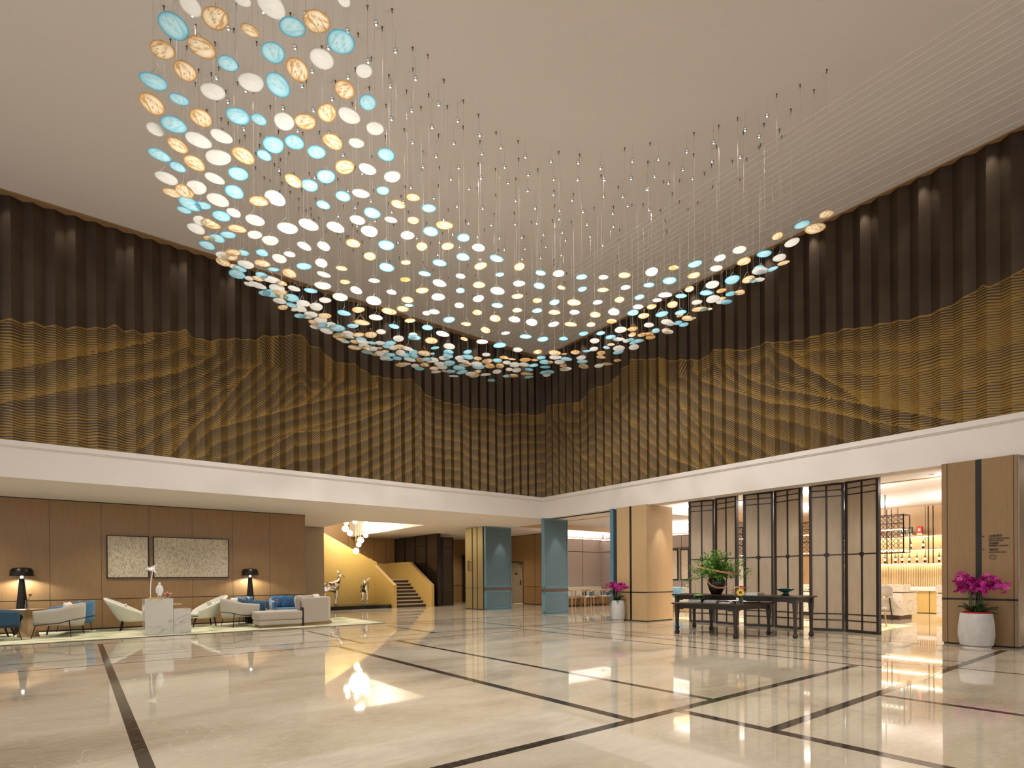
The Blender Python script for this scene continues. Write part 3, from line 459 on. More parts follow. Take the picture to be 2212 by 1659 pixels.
# left lounge wall with seams and groove
b = MB(); b.box(-9, 18.15, 0, 5.78, 18.6, ZC); b.mi = 1
for x in (-7.8, -6.75, -5.7, -4.65, -3.6, -2.6, -1.56, -.516, .53, 1.58, 2.616, 3.668, 4.707): b.box(x-.003, 18.147, .06, x+.003, 18.151, ZC)
b.box(-9, 18.145, .795, 5.78, 18.151, .81); b.box(-9, 18.13, 0, 5.78, 18.151, .05); b.box(-9, 18.14, ZC-.02, 5.78, 18.151, ZC); struct('wall_left', b, ['wood', 'groove'])
b = MB(); b.box(5.8, 22.2, 0, 7.8, 22.7, ZC); struct('wall_pier', b, 'greyoak')
# stairwell
b = MB(); b.box(5, 26.75, 0, 13.1, 27, 7); b.mi = 1
for x in (8.2, 9.4, 10.6, 11.3, 11.95, 12.6): b.box(x-.006, 26.744, 0, x+.006, 26.751, 7)
struct('wall_stairwell_back', b, ['wood', 'groove'])
b = MB(); b.box(10.69, 19.16, ZC+.02, 10.95, 26.75, 7); b.box(7.6, 19, ZC+.3, 10.95, 19.18, 7); b.box(7.4, 19.18, ZC+.02, 7.8, 26.75, 7); b.box(7.4, 19, 7, 11, 27, 7.2); struct('wall_stairwell_side', b, 'white')
# passage, door wall, banquette room
b = MB(); b.box(13.3, 25.3, 0, 18, 25.5, ZC); b.mi = 1; b.box(13.3, 25.29, .87, 18, 25.301, .89); b.box(15.6, 25.29, 0, 15.61, 25.301, ZC); struct('wall_passage', b, ['wood', 'groove'])
b = MB(); b.box(16.3, 25.2, 0, 17.3, 25.29, 2.5, .005); o = struct('door_1', b, 'groove')
b = MB(); b.box(17.1, 19.3, 0, 17.4, 21.08, ZC); b.box(17.1, 22.2, 0, 17.4, 25.3, ZC); b.box(17.1, 21.08, 2.06, 17.4, 22.2, ZC); b.mi = 1
b.box(17.09, 19.3, .84, 17.101, 21.08, .855); b.box(17.09, 20.2, 0, 17.101, 20.212, ZC); b.box(17.09, 19.3, 0, 17.101, 21.08, .03); b.box(17.09, 19.3, ZC-.02, 17.101, 22.4, ZC); struct('wall_door', b, ['wood', 'groove'])
b = MB(); b.box(17.12, 21.12, .01, 17.2, 22.16, 2.02, .004); dr = struct('door_2', b, 'greyoak')
b = MB(); b.box(17.09, 21.08, 0, 17.13, 21.12, 2.06); b.box(17.09, 22.16, 0, 17.13, 22.2, 2.06); b.box(17.09, 21.08, 2.02, 17.13, 22.2, 2.06); obj('door_frame', b, 'dark', dr)
b = MB(); b.tube([(17.1, 21.3, .98), (17.06, 21.3, .98), (17.06, 21.42, .98)], .01); b.box(17.1, 21.27, .92, 17.121, 21.33, 1.16); obj('door_handle', b, 'dark', dr, label='dark lever handle')
b = MB(); b.box(17.09, 21.2, 1.93, 17.121, 21.5, 1.97); b.tube([(17.08, 21.22, 1.95), (17.06, 21.22, 1.72)], .008); obj('door_closer', b, 'dark', dr)
b = MB(); b.box(17.1, 21.55, 1.44, 17.119, 21.75, 1.5); obj('door_sign', b, 'ink', dr)
b = MB(); b.box(16.9, 18.6, 0, 20.4, 18.8, 3.05); b.box(16.9, 18.8, 3.05, 20.4, 18.9, 3.75); b.box(16.9, 18.8, 3.0, 20.4, 18.85, 3.05); b.mi = 1
for x in (17.1, 18.66, 20.19): b.box(x-.008, 18.592, .85, x+.008, 18.601, 3.05)
b.box(16.9, 18.592, 2.45, 20.2, 18.601, 2.475); b.box(16.9, 18.592, 3.03, 20.2, 18.601, 3.05); struct('wall_mauve_back', b, ['mauve', 'groove'])
b = MB(); b.box(19.8, 10.9, 0, 20.2, 13.2, 3.62); b.box(19.8, 13.2, 0, 20.2, 18.6, 3.0); b.box(20.2, 13.2, 2.95, 20.4, 18.7, 3.75); b.mi = 1
b.box(19.79, 13.2, 2.45, 19.801, 18.6, 2.475); b.box(19.79, 13.2, 2.98, 19.801, 18.6, 3.0)
for y in (13.2, 14.0, 15.2, 16.4, 17.6): b.box(19.79, y-.006, 0, 19.801, y+.006, 3)
struct('wall_mauve_side', b, ['mauve', 'groove'])
b = MB(); b.box(19.79, 10.95, 0, 19.80, 12.2, 1.93); struct('wall_notice_board', b, 'white')
# bar back wall with flutes
b = MB(); b.box(22.8, -4, 0, 23, 10.9, 3.62); b.box(20.2, 10.7, 0, 23, 10.9, 3.62)
for i in range(int(13/.05)):
    y = -2+.05*i
    if 2 < y < 9.5: b.box(22.77, y, .88, 22.8, y+.032, 1.6)
b.mi = 1
for y in (5, 6.4, 7.2, 8.1): b.box(22.79, y-.005, 1.7, 22.801, y+.005, 3.62)
struct('wall_bar', b, ['oak', 'groove'])
b = MB(); b.box(22.6, 10.88, 0, 22.8, 10.9, .1); struct('wall_lounge_end', b, 'oak')
# columns
def column(name, label, x0, y0, x1, y1, zt, wood_, seams):
    t = thing(name, label, 'column', ((x0+x1)/2, (y0+y1)/2, 0))
    cx, cy = (x0+x1)/2, (y0+y1)/2
    b = MB(T(-cx, -cy, 0)); b.box(x0, y0, .03, x1, y1, zt-.001); obj('shaft', b, wood_, t)
    b = MB(T(-cx, -cy, 0)); b.box(x0+.02, y0+.02, 0, x1-.02, y1-.02, .03)
    for y, w in seams: b.box(x0-.004, y-w/2, .03, x0+.01, y+w/2, zt)
    b.box(x0-.004, y0-.004, .815, x1+.004, y1+.004, .85); obj('groove_strip', b, 'groove', t, label='black recessed strips')
    return t
column('wood_column', 'oak-clad square column standing behind the left magenta orchid pot', 12.73, 10.16, 13.93, 11.26, ZC, 'oak', ((10.735, .075),))
rc = column('wood_column', 'oak-clad column at the right edge carrying direction lettering', 12.73, 2.26, 13.6, 3.32, ZC, 'wood', ((2.78, .085), (2.303, .008), (3.235, .008)))
b = MB(T(-13.165, -2.79, 0)); b.box(12.76, 2.235, .03, 14.9, 2.262, ZC-.001); obj('side_panel', b, 'steel', rc, label='brushed metal side face')
def text(body, size, x, y, z, parent, extr=.002):
    cu = bpy.data.curves.new('lettering', 'FONT'); cu.body = body; cu.size = size; cu.extrude = extr; cu.align_x = 'LEFT'; cu.offset = .0007 if size > .04 else .0003
    o = bpy.data.objects.new('lettering', cu); COL.objects.link(o); cu.materials.append(M['ink']); o.parent = parent
    o.rotation_euler = (PI/2, 0, -PI/2); o.location = (x, y, z); return o
for body, sz, y, z in (('←', .05, 2.735, 1.935), ('食货餐厅', .044, 2.635, 1.937), ('FOOD EXCHANGE', .0325, 2.64, 1.895), ('RESTAURANT', .0325, 2.64, 1.857), ('玫瑰轩', .044, 2.635, 1.803), ('PREMIER LOUNGE', .0325, 2.64, 1.767), ('↑', .05, 2.735, 1.695), ('电梯厅', .044, 2.635, 1.697), ('ELEVATOR HALL', .0325, 2.64, 1.655)):
    text(body, sz, 12.722-13.165, y-2.79, z, rc)
b = MB(T(-13.165, -2.79, 0))
for i in range(6): a = PI/6+PI/3*i; c = a+PI/3; b.tube([(12.727, 2.585+.05*math.cos(a), 1.58+.05*math.sin(a)), (12.727, 2.585+.05*math.cos(c), 1.58+.05*math.sin(c))], .003, 5)
for s_ in (-1, 1): b.tube([(12.727, 2.585+s_*.018+.013*math.cos(k*PI/4), 1.595+.013*math.sin(k*PI/4)) for k in range(9)], .002, 5)
b.tube([(12.727, 2.56, 1.565), (12.727, 2.585, 1.555), (12.727, 2.61, 1.565)], .003, 5); obj('emblem', b, 'brownband', rc)
def teal_panel(loc, w, name='teal_panel', label=None, parent=None):
    t = parent or thing('teal_panel', label, 'panel', loc)
    m = T(*( (0, 0, 0) if not parent else loc))
    b = MB(m); b.box(0, 0, .03, w, .1, ZC-.002); b.box(.01, .01, 0, w-.01, .09, .03); obj('panel_core', b, 'teal_frame', t)
    b = MB(m)
    for z0, z1 in ((.07, .72), (.95, ZC-.03)): b.box(.05, -.006, z0+.03, w-.05, .002, z1-.03)
    obj('fabric_inset', b, 'teal', t, label='grey-green fabric field')
    b = MB(m)
    for z0, z1 in ((.05, .74), (.93, ZC-.004)):
        for q in ((0, z0, .04, z1), (w-.04, z0, w, z1), (0, z0, w, z0+.03), (0, z1-.03, w, z1)): b.box(q[0], -.02, q[1], q[2], 0, q[3])
    obj('bead_frame', b, 'teal_frame', t)
    b = MB(m); b.box(-.01, -.015, .78, w+.01, .11, .89); obj('band', b, 'brownband', t, label='dark brown band')
    return t
teal_panel((12.76, 14.62, 0), 1.15, label='free-standing tall teal panel with dark band in front of the door wall')
bc = thing('brass_column', 'brass-sided column with teal front panel left of the free-standing teal panel', 'column', (12.8, 18.3, 0))
b = MB(T(-12.8, -18.3, 0)); b.box(12.8, 18.32, .03, 14.1, 19.6, ZC-.001); obj('shaft', b, 'brass', bc)
b = MB(T(-12.8, -18.3, 0))
for y, w in ((19.08, .06), (18.73, .05), (18.31, .05)): b.box(12.794, y-w/2, .03, 12.81, y+w/2, ZC)
b.box(12.79, 18.3, .875, 12.802, 19.6, .885); b.box(12.82, 18.3, 0, 14.1, 19.6, .03); obj('groove_strip', b, 'groove', bc)
teal_panel((.02, -.1, 0), 1.3, parent=bc)
cu = bpy.data.curves.new('lettering', 'FONT'); cu.body = '食货餐厅\nRESTAURANT\n玫瑰轩\nPREMIER LOUNGE\n玫瑰轩\nPREMIER LOUNGE\n电梯厅\nELEVATOR HALL'; cu.size = .055; cu.extrude = .001
o = bpy.data.objects.new('lettering', cu); COL.objects.link(o); cu.materials.append(M['ink']); o.parent = bc; o.rotation_euler = (PI/2, 0, -PI/2); o.location = (-.008, 1.15, 1.95)
tp = teal_panel((12.72, 11.42, 0), 1.2, label='teal panel seen edge-on beyond the oak column by the left orchid')
# dark bronze partition left of the passage
t = thing('bronze_partition', 'tall dark bronze panel partition running beside the staircase', 'partition', (13.1, 24.5, 0))
b = MB(T(-13.1, -24.5, 0)); b.box(13.08, 22.35, .03, 13.2, 26.74, ZC-.001); obj('panel', b, 'bronze_glass', t)
b = MB(T(-13.1, -24.5, 0))
for y in (22.35, 23.4, 24.5, 25.6, 26.6): b.box(13.05, y-.04, 0, 13.22, y+.04, ZC-.001)
b.box(13.06, 22.35, .85, 13.08, 26.7, .875); b.box(13.06, 22.35, 2.8, 13.08, 26.7, 2.82); obj('frame', b, 'bronze_frame', t)
t = thing('bronze_partition', 'short dark bronze panel screen facing the hall at the passage mouth', 'partition', (13.7, 22.95, 0))
b = MB(T(-13.7, -22.95, 0)); b.box(13.24, 22.92, .03, 14.25, 23.0, 3.2); obj('panel', b, 'bronze_glass', t)
b = MB(T(-13.7, -22.95, 0))
for x in (13.24, 13.62, 13.7, 14.25): b.box(x-.02, 22.9, 0, x+.02, 23.02, 3.22)
for z in (0, .62, 2.75, 3.2): b.box(13.22, 22.9, z, 14.27, 23.02, z+.025)
obj('frame', b, 'bronze_frame', t)
# ---------------------------------------------------------------- staircase
st = thing('staircase', 'stone-tread staircase between honey oak balustrades rising to the left', 'staircase', (11.8, 22.5, 0))
SM = T(-11.8, -22.5, 0)
def slab_y(x0, x1, pts):  # vertical wall in the Y-Z plane
    b = MB(SM); n = len(pts)
    b._add([(x0, y, z) for y, z in pts]+[(x1, y, z) for y, z in pts], [tuple(range(n)), tuple(range(n, 2*n))[::-1]]+[(i, n+i, n+(i+1) % n, (i+1) % n) for i in range(n)]); return b
def slab_x(y0, y1, pts):
    b = MB(SM); n = len(pts)
    b._add([(x, y0, z) for x, z in pts]+[(x, y1, z) for x, z in pts], [tuple(range(n)), tuple(range(n, 2*n))[::-1]]+[(i, n+i, n+(i+1) % n, (i+1) % n) for i in range(n)]); return b
obj('balustrade', slab_y(10.86, 11.0, [(22.3, 0), (22.3, .97), (24.95, 2.2), (24.95, 0)]), 'gold_oak', st)
obj('balustrade', slab_x(24.3, 24.42, [(5.5, 0), (5.5, 4.9), (8.51, 3.31), (10.68, 2.18), (11.0, 2.05), (11.0, 0)]), 'gold_oak', st)
obj('balustrade', slab_y(12.58, 12.72, [(22.05, 0), (22.05, .95), (24.15, 2.05), (26.7, 2.05), (26.7, 0)]), 'gold_oak', st)
obj('balustrade', slab_x(26.5, 26.7, [(10.5, 0), (10.5, 2.05), (12.6, 2.05), (12.6, 0)]), 'gold_oak', st)
b = MB(SM)
for x0, x1, p in ((10.85, 11.01, [(22.3, .97), (24.95, 2.2)]), (12.57, 12.73, [(22.05, .95), (24.15, 2.05), (26.6, 2.05)])):
    for (ya, za), (yb, zb) in zip(p, p[1:]): b._add([(x0, ya, za), (x1, ya, za), (x1, yb, zb), (x0, yb, zb), (x0, ya, za+.02), (x1, ya, za+.02), (x1, yb, zb+.02), (x0, yb, zb+.02)], [(0,3,2,1),(4,5,6,7),(0,1,5,4),(1,2,6,5),(2,3,7,6),(3,0,4,7)])
obj('handrail_cap', b, 'oak', st, label='pale lit capping')
M['tread'] = plain('pale_stone_tread', (182, 166, 142), .4)
for i in range(8):
    z = .155*(i+1); y = 22.55+.24*i
    b = MB(SM); b.box(11.0, y, z-.045, 12.58, y+.3, z); b.mi = 1; b.box(11.0, y+.05, z-.155, 12.58, y+.3, z-.05); obj('step', b, ['tread', 'brownband'], st)
b = MB(SM); b.box(11.0, 24.45, 1.1, 12.58, 26.5, 1.24); obj('landing', b, 'greyoak', st)
b = MB(); b.box(7.85, 22.5, 0, 10.84, 24.28, .15, .004); tag(obj('display_plinth', b, plain('black_gloss_plinth', (12, 10, 9), .12)), 'low glossy black platform under the two chrome deer', 'platform')
# globe pendants above the stair
pend = [(9.12, 23.2, 3.66, .1), (9.08, 23.2, 3.42, .14), (9.38, 22.9, 3.71, .1), (9.32, 23.3, 3.25, .12), (9.91, 23.0, 3.64, .13), (9.97, 23.2, 3.46, .14), (10.03, 23.3, 3.18, .11), (9.71, 23.1, 2.95, .14), (9.75, 23.4, 2.77, .11), (9.54, 23.2, 2.49, .13)]
for i, (x, y, z, r) in enumerate(pend):
    t = thing('globe_pendant', 'lit faceted glass globe pendant in the stairwell cluster', 'pendant lamp', (x, y, z), 0, 'globe pendants above the stair')
    b = MB(); b.ball((0, 0, 0), r, u=10, v=7); obj('globe', b, 'bulb', t)
    b = MB(); b.tube([(0, 0, r), (0, 0, 6.99-z)], .006, 5); obj('cord', b, 'gold', t)
tagged = {5: 0}
# ---------------------------------------------------------------- chandelier: glass discs on wires
def disc_mesh(name, seed, m):
    rnd = random.Random(seed); a1, a2, p2 = rnd.uniform(.06, .2), rnd.uniform(.04, .1), rnd.uniform(0, 6)
    asp = rnd.uniform(.84, .98)
    R = lambda th: (.5*(1+a1*math.cos(th)+a2*math.cos(2*th+p2)))/(1+a1)
    prof = [(.06, .075, .06), (.35, .068, .35), (.65, .05, .65), (.86, .022, .86), (.95, .012, .95), (1, .016, 1), (1.015, .004, 1), (1, -.008, 1), (.9, -.004, .9), (.6, .02, .6), (.3, .038, .3), (.05, .046, .05)]
    vs = []; rad = []; fs = []; n = 30
    for pr_, z, rr in prof:
        for k in range(n):
            th = 2*PI*k/n; r = R(th)*pr_
            vs.append((r*math.cos(th), r*math.sin(th)*asp, z*1.0+.05*r*r*math.sin(2*th+p2)-.03)); rad.append(rr)
    for i in range(len(prof)-1):
        for k in range(n): fs.append((i*n+k, i*n+(k+1) % n, (i+1)*n+(k+1) % n, (i+1)*n+k))
    fs += [tuple(range(n))[::-1], tuple((len(prof)-1)*n+k for k in range(n))]
    me = bpy.data.meshes.new(name); me.from_pydata(vs, [], fs); me.shade_smooth()
    a = me.attributes.new('rad', 'FLOAT', 'POINT'); a.data.foreach_set('value', rad); me.materials.append(M[m]); return me
DM = {c: [disc_mesh('glass_disc_'+c, 7*i+ord(c), 'd_'+c) for i in range(5)] for c in 'baw'}
b = MB(); b.tube([(0, 0, 0), (0, 0, 1)], .0009, 4); wire0 = obj('hanging_wire', b, 'wire')
b = MB(); b.tube([(-.3, 0, .02), (0, 0, .42)], .006, 4); b.tube([(.3, 0, .02), (0, 0, .42)], .009, 4); brid0 = obj('bridle', b, 'wire')
b = MB(); b.lathe([(.006, 0), (.006, .05), (.014, .052), (.014, .059)], 8); b.tube([(0, 0, .02), (.04, .01, .03), (.07, .03, -.02)], .0014, 4); clip0 = obj('ceiling_clip', b, 'clip')
CW = {'b': 'turquoise', 'a': 'amber swirled', 'w': 'milky white'}
ZN = {0: 'glass disc hanging large in the near left end of the chandelier', 1: 'glass disc loosely spaced in the middle of the chandelier',
      2: 'glass disc in the crowded lower rim of the chandelier', 3: 'glass disc in the rising right tail of the chandelier'}
GN = {0: 'near left glass discs', 1: 'middle glass discs', 2: 'lower rim glass discs', 3: 'right tail glass discs'}
SPECIAL = {}
rows = [l.split() for l in DISCS.split(';')]
tips = sorted([r for r in rows if r[5] == '3'], key=lambda r: float(r[2])/float(r[1]))[:4]
tips = sorted([r for r in rows if r[5] == '3'], key=lambda r: -float(r[1])/float(r[2]))[:5]
TL = ('amber swirled glass disc at the very tip of the right tail', 'amber swirled glass disc second from the tip of the right tail', 'turquoise glass disc nearest the tip of the right tail', 'milky white glass disc nearest the tip of the right tail')
tiplab = {id(r): l for r, l in zip(tips, TL)}
if [r[0] for r in tips[:4]] != list('aabw'): tiplab = {}
bstuff = {c: [] for c in 'baw'}
rd = random.Random(5)
for i, r in enumerate(rows):
    c = r[0]; x, y, z, d = map(float, r[1:5]); zn = int(r[5]); ds = d*1.13
    rot = rd.uniform(-PI, PI)
    if i < 300:
        t = thing('glass_disc', CW[c]+' '+ZN[zn], 'glass pendant', (x, y, z), rot, CW[c]+' '+GN[zn])
        if id(r) in tiplab: t['label'] = tiplab[id(r)]; del t['group']
        g = bpy.data.objects.new('disc', rd.choice(DM[c])); COL.objects.link(g); g.parent = t; g.scale = (ds, ds, ds); g.rotation_euler = (rd.uniform(-.12, .12), rd.uniform(-.12, .12), 0)
        for src, loc, sc in ((brid0, (0, 0, 0), (ds, ds, ds)), (wire0, (0, 0, .42*ds), (1, 1, ZH-.02-z-.42*ds)), (clip0, (0, 0, ZH-.06-z), (1, 1, 1))):
            o = src.copy(); COL.objects.link(o); o.parent = t; o.location = loc; o.scale = sc
    else:
        bstuff[c].append((x, y, z, ds, rot))
bm = bmesh.new(); base = 0
lay = bm.verts.layers.float.new('rad')
for ci, c in enumerate('baw'):
    for x, y, z, ds, rot in bstuff[c]:
        src = rd.choice(DM[c]); mt = T(x, y, z) @ RZ(rot) @ RX(rd.uniform(-.15, .15)) @ Matrix.Scale(ds, 4)
        at = src.attributes['rad'].data
        vv = []
        for k, v in enumerate(src.vertices):
            q = bm.verts.new(mt @ v.co); q[lay] = at[k].value; vv.append(q)
        for p in src.polygons:
            f = bm.faces.new([vv[j] for j in p.vertices]); f.material_index = ci; f.smooth = True
        for (dx, dz0, dx1, dz1) in ((-.3*ds, .02*ds, 0, .42*ds), (.3*ds, .02*ds, 0, .42*ds), (0, .42*ds, 0, ZH-z-.002)):
            w_ = .0009; qs = []
            for (ax, az) in ((dx, dz0), (dx1, dz1)):
                qs.append([bm.verts.new((x+ax*math.cos(rot)+w_*math.cos(k*2*PI/3), y+ax*math.sin(rot)+w_*math.sin(k*2*PI/3), z+az)) for k in range(3)])
            for k in range(3): bm.faces.new((qs[0][k], qs[0][(k+1) % 3], qs[1][(k+1) % 3], qs[1][k])).material_index = 3
me = bpy.data.meshes.new('small_glass_discs'); bm.to_mesh(me); bm.free()
for m in ('d_b', 'd_a', 'd_w', 'wire'): me.materials.append(M[m])
o = bpy.data.objects.new('small_glass_discs', me); COL.objects.link(o); o['kind'] = 'stuff'
tag(o, 'remaining small glass discs filling the far rim of the chandelier', 'glass discs')
for o in (wire0, brid0, clip0): bpy.data.objects.remove(o)
# chrome spotlight balls just under the ceiling
b = MB(); b.ball((0, 0, 0), .034, u=14, v=10); b.lathe([(.02, -.034), (.022, -.026)], 14); bb = obj('ball_housing', b, 'chrome', smooth=True)
b = MB(); b.lathe([(.001, -.0355), (.010, -.0352), (.011, -.034)], 12); bl = obj('led_lens', b, 'sparkle')
b = MB(); b.tube([(0, 0, .03), (0, 0, .29)], .003, 5); bc_ = obj('stem', b, 'chrome')
for i, r in enumerate((BALLS+';.9 4.6;1.9 4.4;3.0 3.9;1.2 3.2;2.6 2.6;3.9 2.6;2.0 1.6').split(';')):  # last seven are out of view, added to brighten the near discs
    x, y = map(float, r.split())
    t = thing('spotlight_ball', 'small chrome ball spotlight on a short stem under the high ceiling', 'spotlight', (x, y, 8.68), 0, 'chrome ball spotlights')
    for s_ in (bb, bl, bc_):
        o = s_.copy(); COL.objects.link(o); o.parent = t
    if i % 2 == 0 or y < 5.5:
        l = lamp('spotlight_ball_light', 'SPOT', (x, y, 8.62), BALLP, NEUT, rot=(0, 0, 0), spot_size=2.5, spot_blend=.8, shadow_soft_size=.03); l.location = (x, y, 8.625)
for o in (bb, bl, bc_): bpy.data.objects.remove(o)

# ---------------------------------------------------------------- folding screens
leaves = [((13.62, 9.38), (13.81, 8.69)), ((13.75, 8.62), (13.59, 7.90)), ((13.57, 7.72), (13.75, 7.02)), ((13.71, 6.97), (13.52, 6.23)), ((13.53, 6.07), (13.79, 5.41)), ((13.76, 5.37), (13.55, 4.62))]
q = N('screen_silk_glass'); v = q.noise(3, detail=4, map_scale=(6, 6, .8)); q.l(q.mix(v, lin((170, 150, 126)), lin((190, 170, 146))), q.b.inputs['Base Color']); q.set(Roughness=.22); q.b.inputs['Specular IOR Level'].default_value = .35; M['silk'] = q.m
plc = ('farthest left, behind the green plant', 'second from the left, behind the green plant', 'third from the left', 'fourth from the left, behind the teal bowl', 'second from the right', 'rightmost, beside the bar')
for (p0, p1), pl_ in zip(leaves, plc):
    v0, v1 = Vector(p0), Vector(p1); d = v1-v0; w = d.length; ang = math.atan2(d.y, d.x)
    t = thing('folding_screen_leaf', 'tall dark-framed silk screen leaf, '+pl_, 'screen', (p0[0], p0[1], 0), ang)
    H_ = 3.39
    b = MB(); b.box(.02, -.012, .05, w-.02, .012, H_-.03); obj('silk_pane', b, 'silk', t)
    b = MB()
    for x in (0, w-.055): b.box(x, -.04, .0, x+.055, .04, H_)
    b.box(0, -.035, 0, w, .035, .06); b.box(0, -.035, H_-.05, w, .035, H_); obj('outer_frame', b, 'blackwood', t)
    b = MB(); b.box(w/2-.02, -.022, .05, w/2+.02, .022, H_-.03)
    for z in (.26, .40, 1.75, 3.09, 3.23): b.box(.03, -.022, z-.012, w-.03, .022, z+.012)
    gbar = obj('glazing_bar', b, 'blackwood', t)
    b = MB(T(w/2, 0, 1.75) @ RX(PI/2)); b.lathe([(.045, -.032), (.055, -.026), (.055, .026), (.045, .032)], 8); obj('boss', b, 'blackwood', gbar)

# ---------------------------------------------------------------- long tables
def ming_table(name, label, x0, y0, x1, y1, h, foot):
    cx, cy = (x0+x1)/2, (y0+y1)/2; hx, hy = (x1-x0)/2, (y1-y0)/2
    t = thing(name, label, 'table', (cx, cy, 0))
    b = MB(); b.box(-hx-.09, -hy-.09, h-.035, hx+.09, hy+.09, h, .008); obj('tabletop', b, 'blackwood', t)
    b = MB()
    for s_ in (-1, 1):
        b.box(-hx+.02, s_*hy-.015, h-.12, hx-.02, s_*hy+.015, h-.036); b.box(s_*hx-.015, -hy+.02, h-.12, s_*hx+.015, hy-.02, h-.036)
        for q in (-1, 1):
            b.box(min(q*(hx-.03), q*(hx-.16)), s_*hy-.012, h-.145, max(q*(hx-.03), q*(hx-.16)), s_*hy+.012, h-.11, .006)
            b.box(s_*hx-.012, min(q*(hy-.03), q*(hy-.16)), h-.145, s_*hx+.012, max(q*(hy-.03), q*(hy-.16)), h-.11, .006)
    obj('apron', b, 'blackwood', t)
    for sx in (-1, 1):
        for sy in (-1, 1):
            b = MB(T(sx*hx, sy*hy, 0))
            n = 4; prof = [(.042, h-.04), (.04, h-.16), (.027, h*.45), (.024, .12), (.03, .08), (.042, .05), (.036, .03), (.03, 0)]
            pts = []
            for r, z in prof: pts.append([(-r, -r, z), (r, -r, z), (r, r, z), (-r, r, z)])
            vs = [p for q in pts for p in q]; fs = [(0, 1, 2, 3)]
            for i in range(len(prof)-1):
                for k in range(4): fs.append((i*4+k, (i+1)*4+k, (i+1)*4+(k+1) % 4, i*4+(k+1) % 4))
            fs.append(tuple(len(vs)-4+k for k in (3, 2, 1, 0))); b._add(vs, fs)
            b.ball((-sx*.05, 0, .045), .022, (1, .8, 1.2), 8, 6)
            obj('leg', b, 'blackwood', t)
    return t
ming_table('low_table', 'lower square black wooden table with hoofed legs, nearest the hall floor', 10.57, 6.2, 11.9, 7.6, .70, 0)
ming_table('console_table', 'long higher black wooden console table in front of the screens', 11.52, 5.45, 12.22, 8.28, .855, 0)
# big vase with branches and cane hoops
VX, VY = 11.87, 7.44
b = MB(); b.lathe([(.10, 0), (.12, .01), (.17, .12), (.205, .24), (.2, .33), (.15, .385), (.12, .40), (.13, .42), (.12, .425), (.10, .40), (.08, .36)], 28)
tag(obj('black_vase', b, 'vase', smooth=True), 'round black glazed vase holding green branches on the console table', 'vase').location = (VX, VY, .8555)
t = thing('green_branches', 'loose bunch of leafy green branches standing in the black vase', 'plant', (VX, VY, 1.22))
rb = random.Random(3); leafpts = []; b = MB()
for k in range(56):
    a = rb.uniform(0, 2*PI); e = rb.uniform(.15, 1.35); L_ = rb.uniform(.38, .7) * (1.05 if e < 1.2 else .95)
    if k == 0: a, e, L_ = PI*.95+PI/2, .55, .78
    if k in (1, 2): a, e, L_ = -PI/2+rb.uniform(-.3, .3), .35+.3*(k-1), .85
    if k == 3: a, e, L_ = PI/2+.2, .12, .75
    dirv = Vector((math.cos(a)*math.cos(e), math.sin(a)*math.cos(e), math.sin(e)))
    pts = [Vector((0, 0, -.12)), Vector((0, 0, .02))+.03*dirv]
    for s_ in range(1, 6): f = s_/5; pts.append(Vector((0, 0, .03))+dirv*L_*f + Vector((rb.uniform(-.02, .02), rb.uniform(-.02, .02), -.16*f*f*math.cos(e))))
    b.tube(pts, [.005]*2+[.004, .0035, .003, .002, .0015], 4)
    for s_ in range(2, 7):
        for q in range(16): leafpts.append((pts[s_]+Vector((rb.gauss(0, .045), rb.gauss(0, .045), rb.gauss(0, .04)))))
obj('twigs', b, 'stem', t)
def leaf_cloud(pts, size, rnd, squash=1):
    b = MB()
    for p in pts:
        s_ = size*rnd.uniform(.7, 1.3); mt = T(*p) @ RZ(rnd.uniform(0, 6.3)) @ RX(rnd.uniform(-.9, .9)) @ RY(rnd.uniform(-.6, .6))
        old = b.M; b.M = mt; b._add([(0, 0, 0), (s_*.3, s_*.45, .2*s_), (0, s_*1.15, .05*s_), (-s_*.3, s_*.45, .2*s_), (0, s_*.5, 0)], [(0, 1, 4), (1, 2, 4), (2, 3, 4), (3, 0, 4)]); b.M = old
    return b
q = N('varied_leaf'); v = q.noise(30, detail=1); q.l(q.mix(v, lin((48, 92, 24)), lin((118, 168, 58))), q.b.inputs['Base Color']); q.set(Roughness=.5); M['leafv'] = q.m
obj('leaves', leaf_cloud(leafpts, .05, rb), 'leafv', t)
b = MB()
def hoop(c, ra, rb_, tilt, rz, a0, a1, r=.009):
    m = T(*c) @ RZ(rz) @ RX(tilt); b.tube([m @ Vector((ra*math.cos(a0+(a1-a0)*i/30), rb_*math.sin(a0+(a1-a0)*i/30), 0)) for i in range(31)], r, 6)
for dz in (0, .022): hoop((0, 0, .21+dz), .42, .5, .22, .1, PI*.75, PI*2.05)
for dz in (0, .028): b.tube([(-.22+.0*dz, .12, .06-dz), (-.235, .06, -.06-dz), (-.235, -.02, -.14-dz), (-.2, -.14, -.19-dz), (-.14, -.26, -.2-dz*.6), (-.06, -.34, -.17)], .009, 6)
for v in b.bm.verts: v.co.z -= .14 if False else 0
o = obj('cane_hoops', b, 'ratt', smooth=True); o.location = (VX, VY, 1.22); tag(o, 'pale bent cane hoops looped around the black vase', 'ornament')
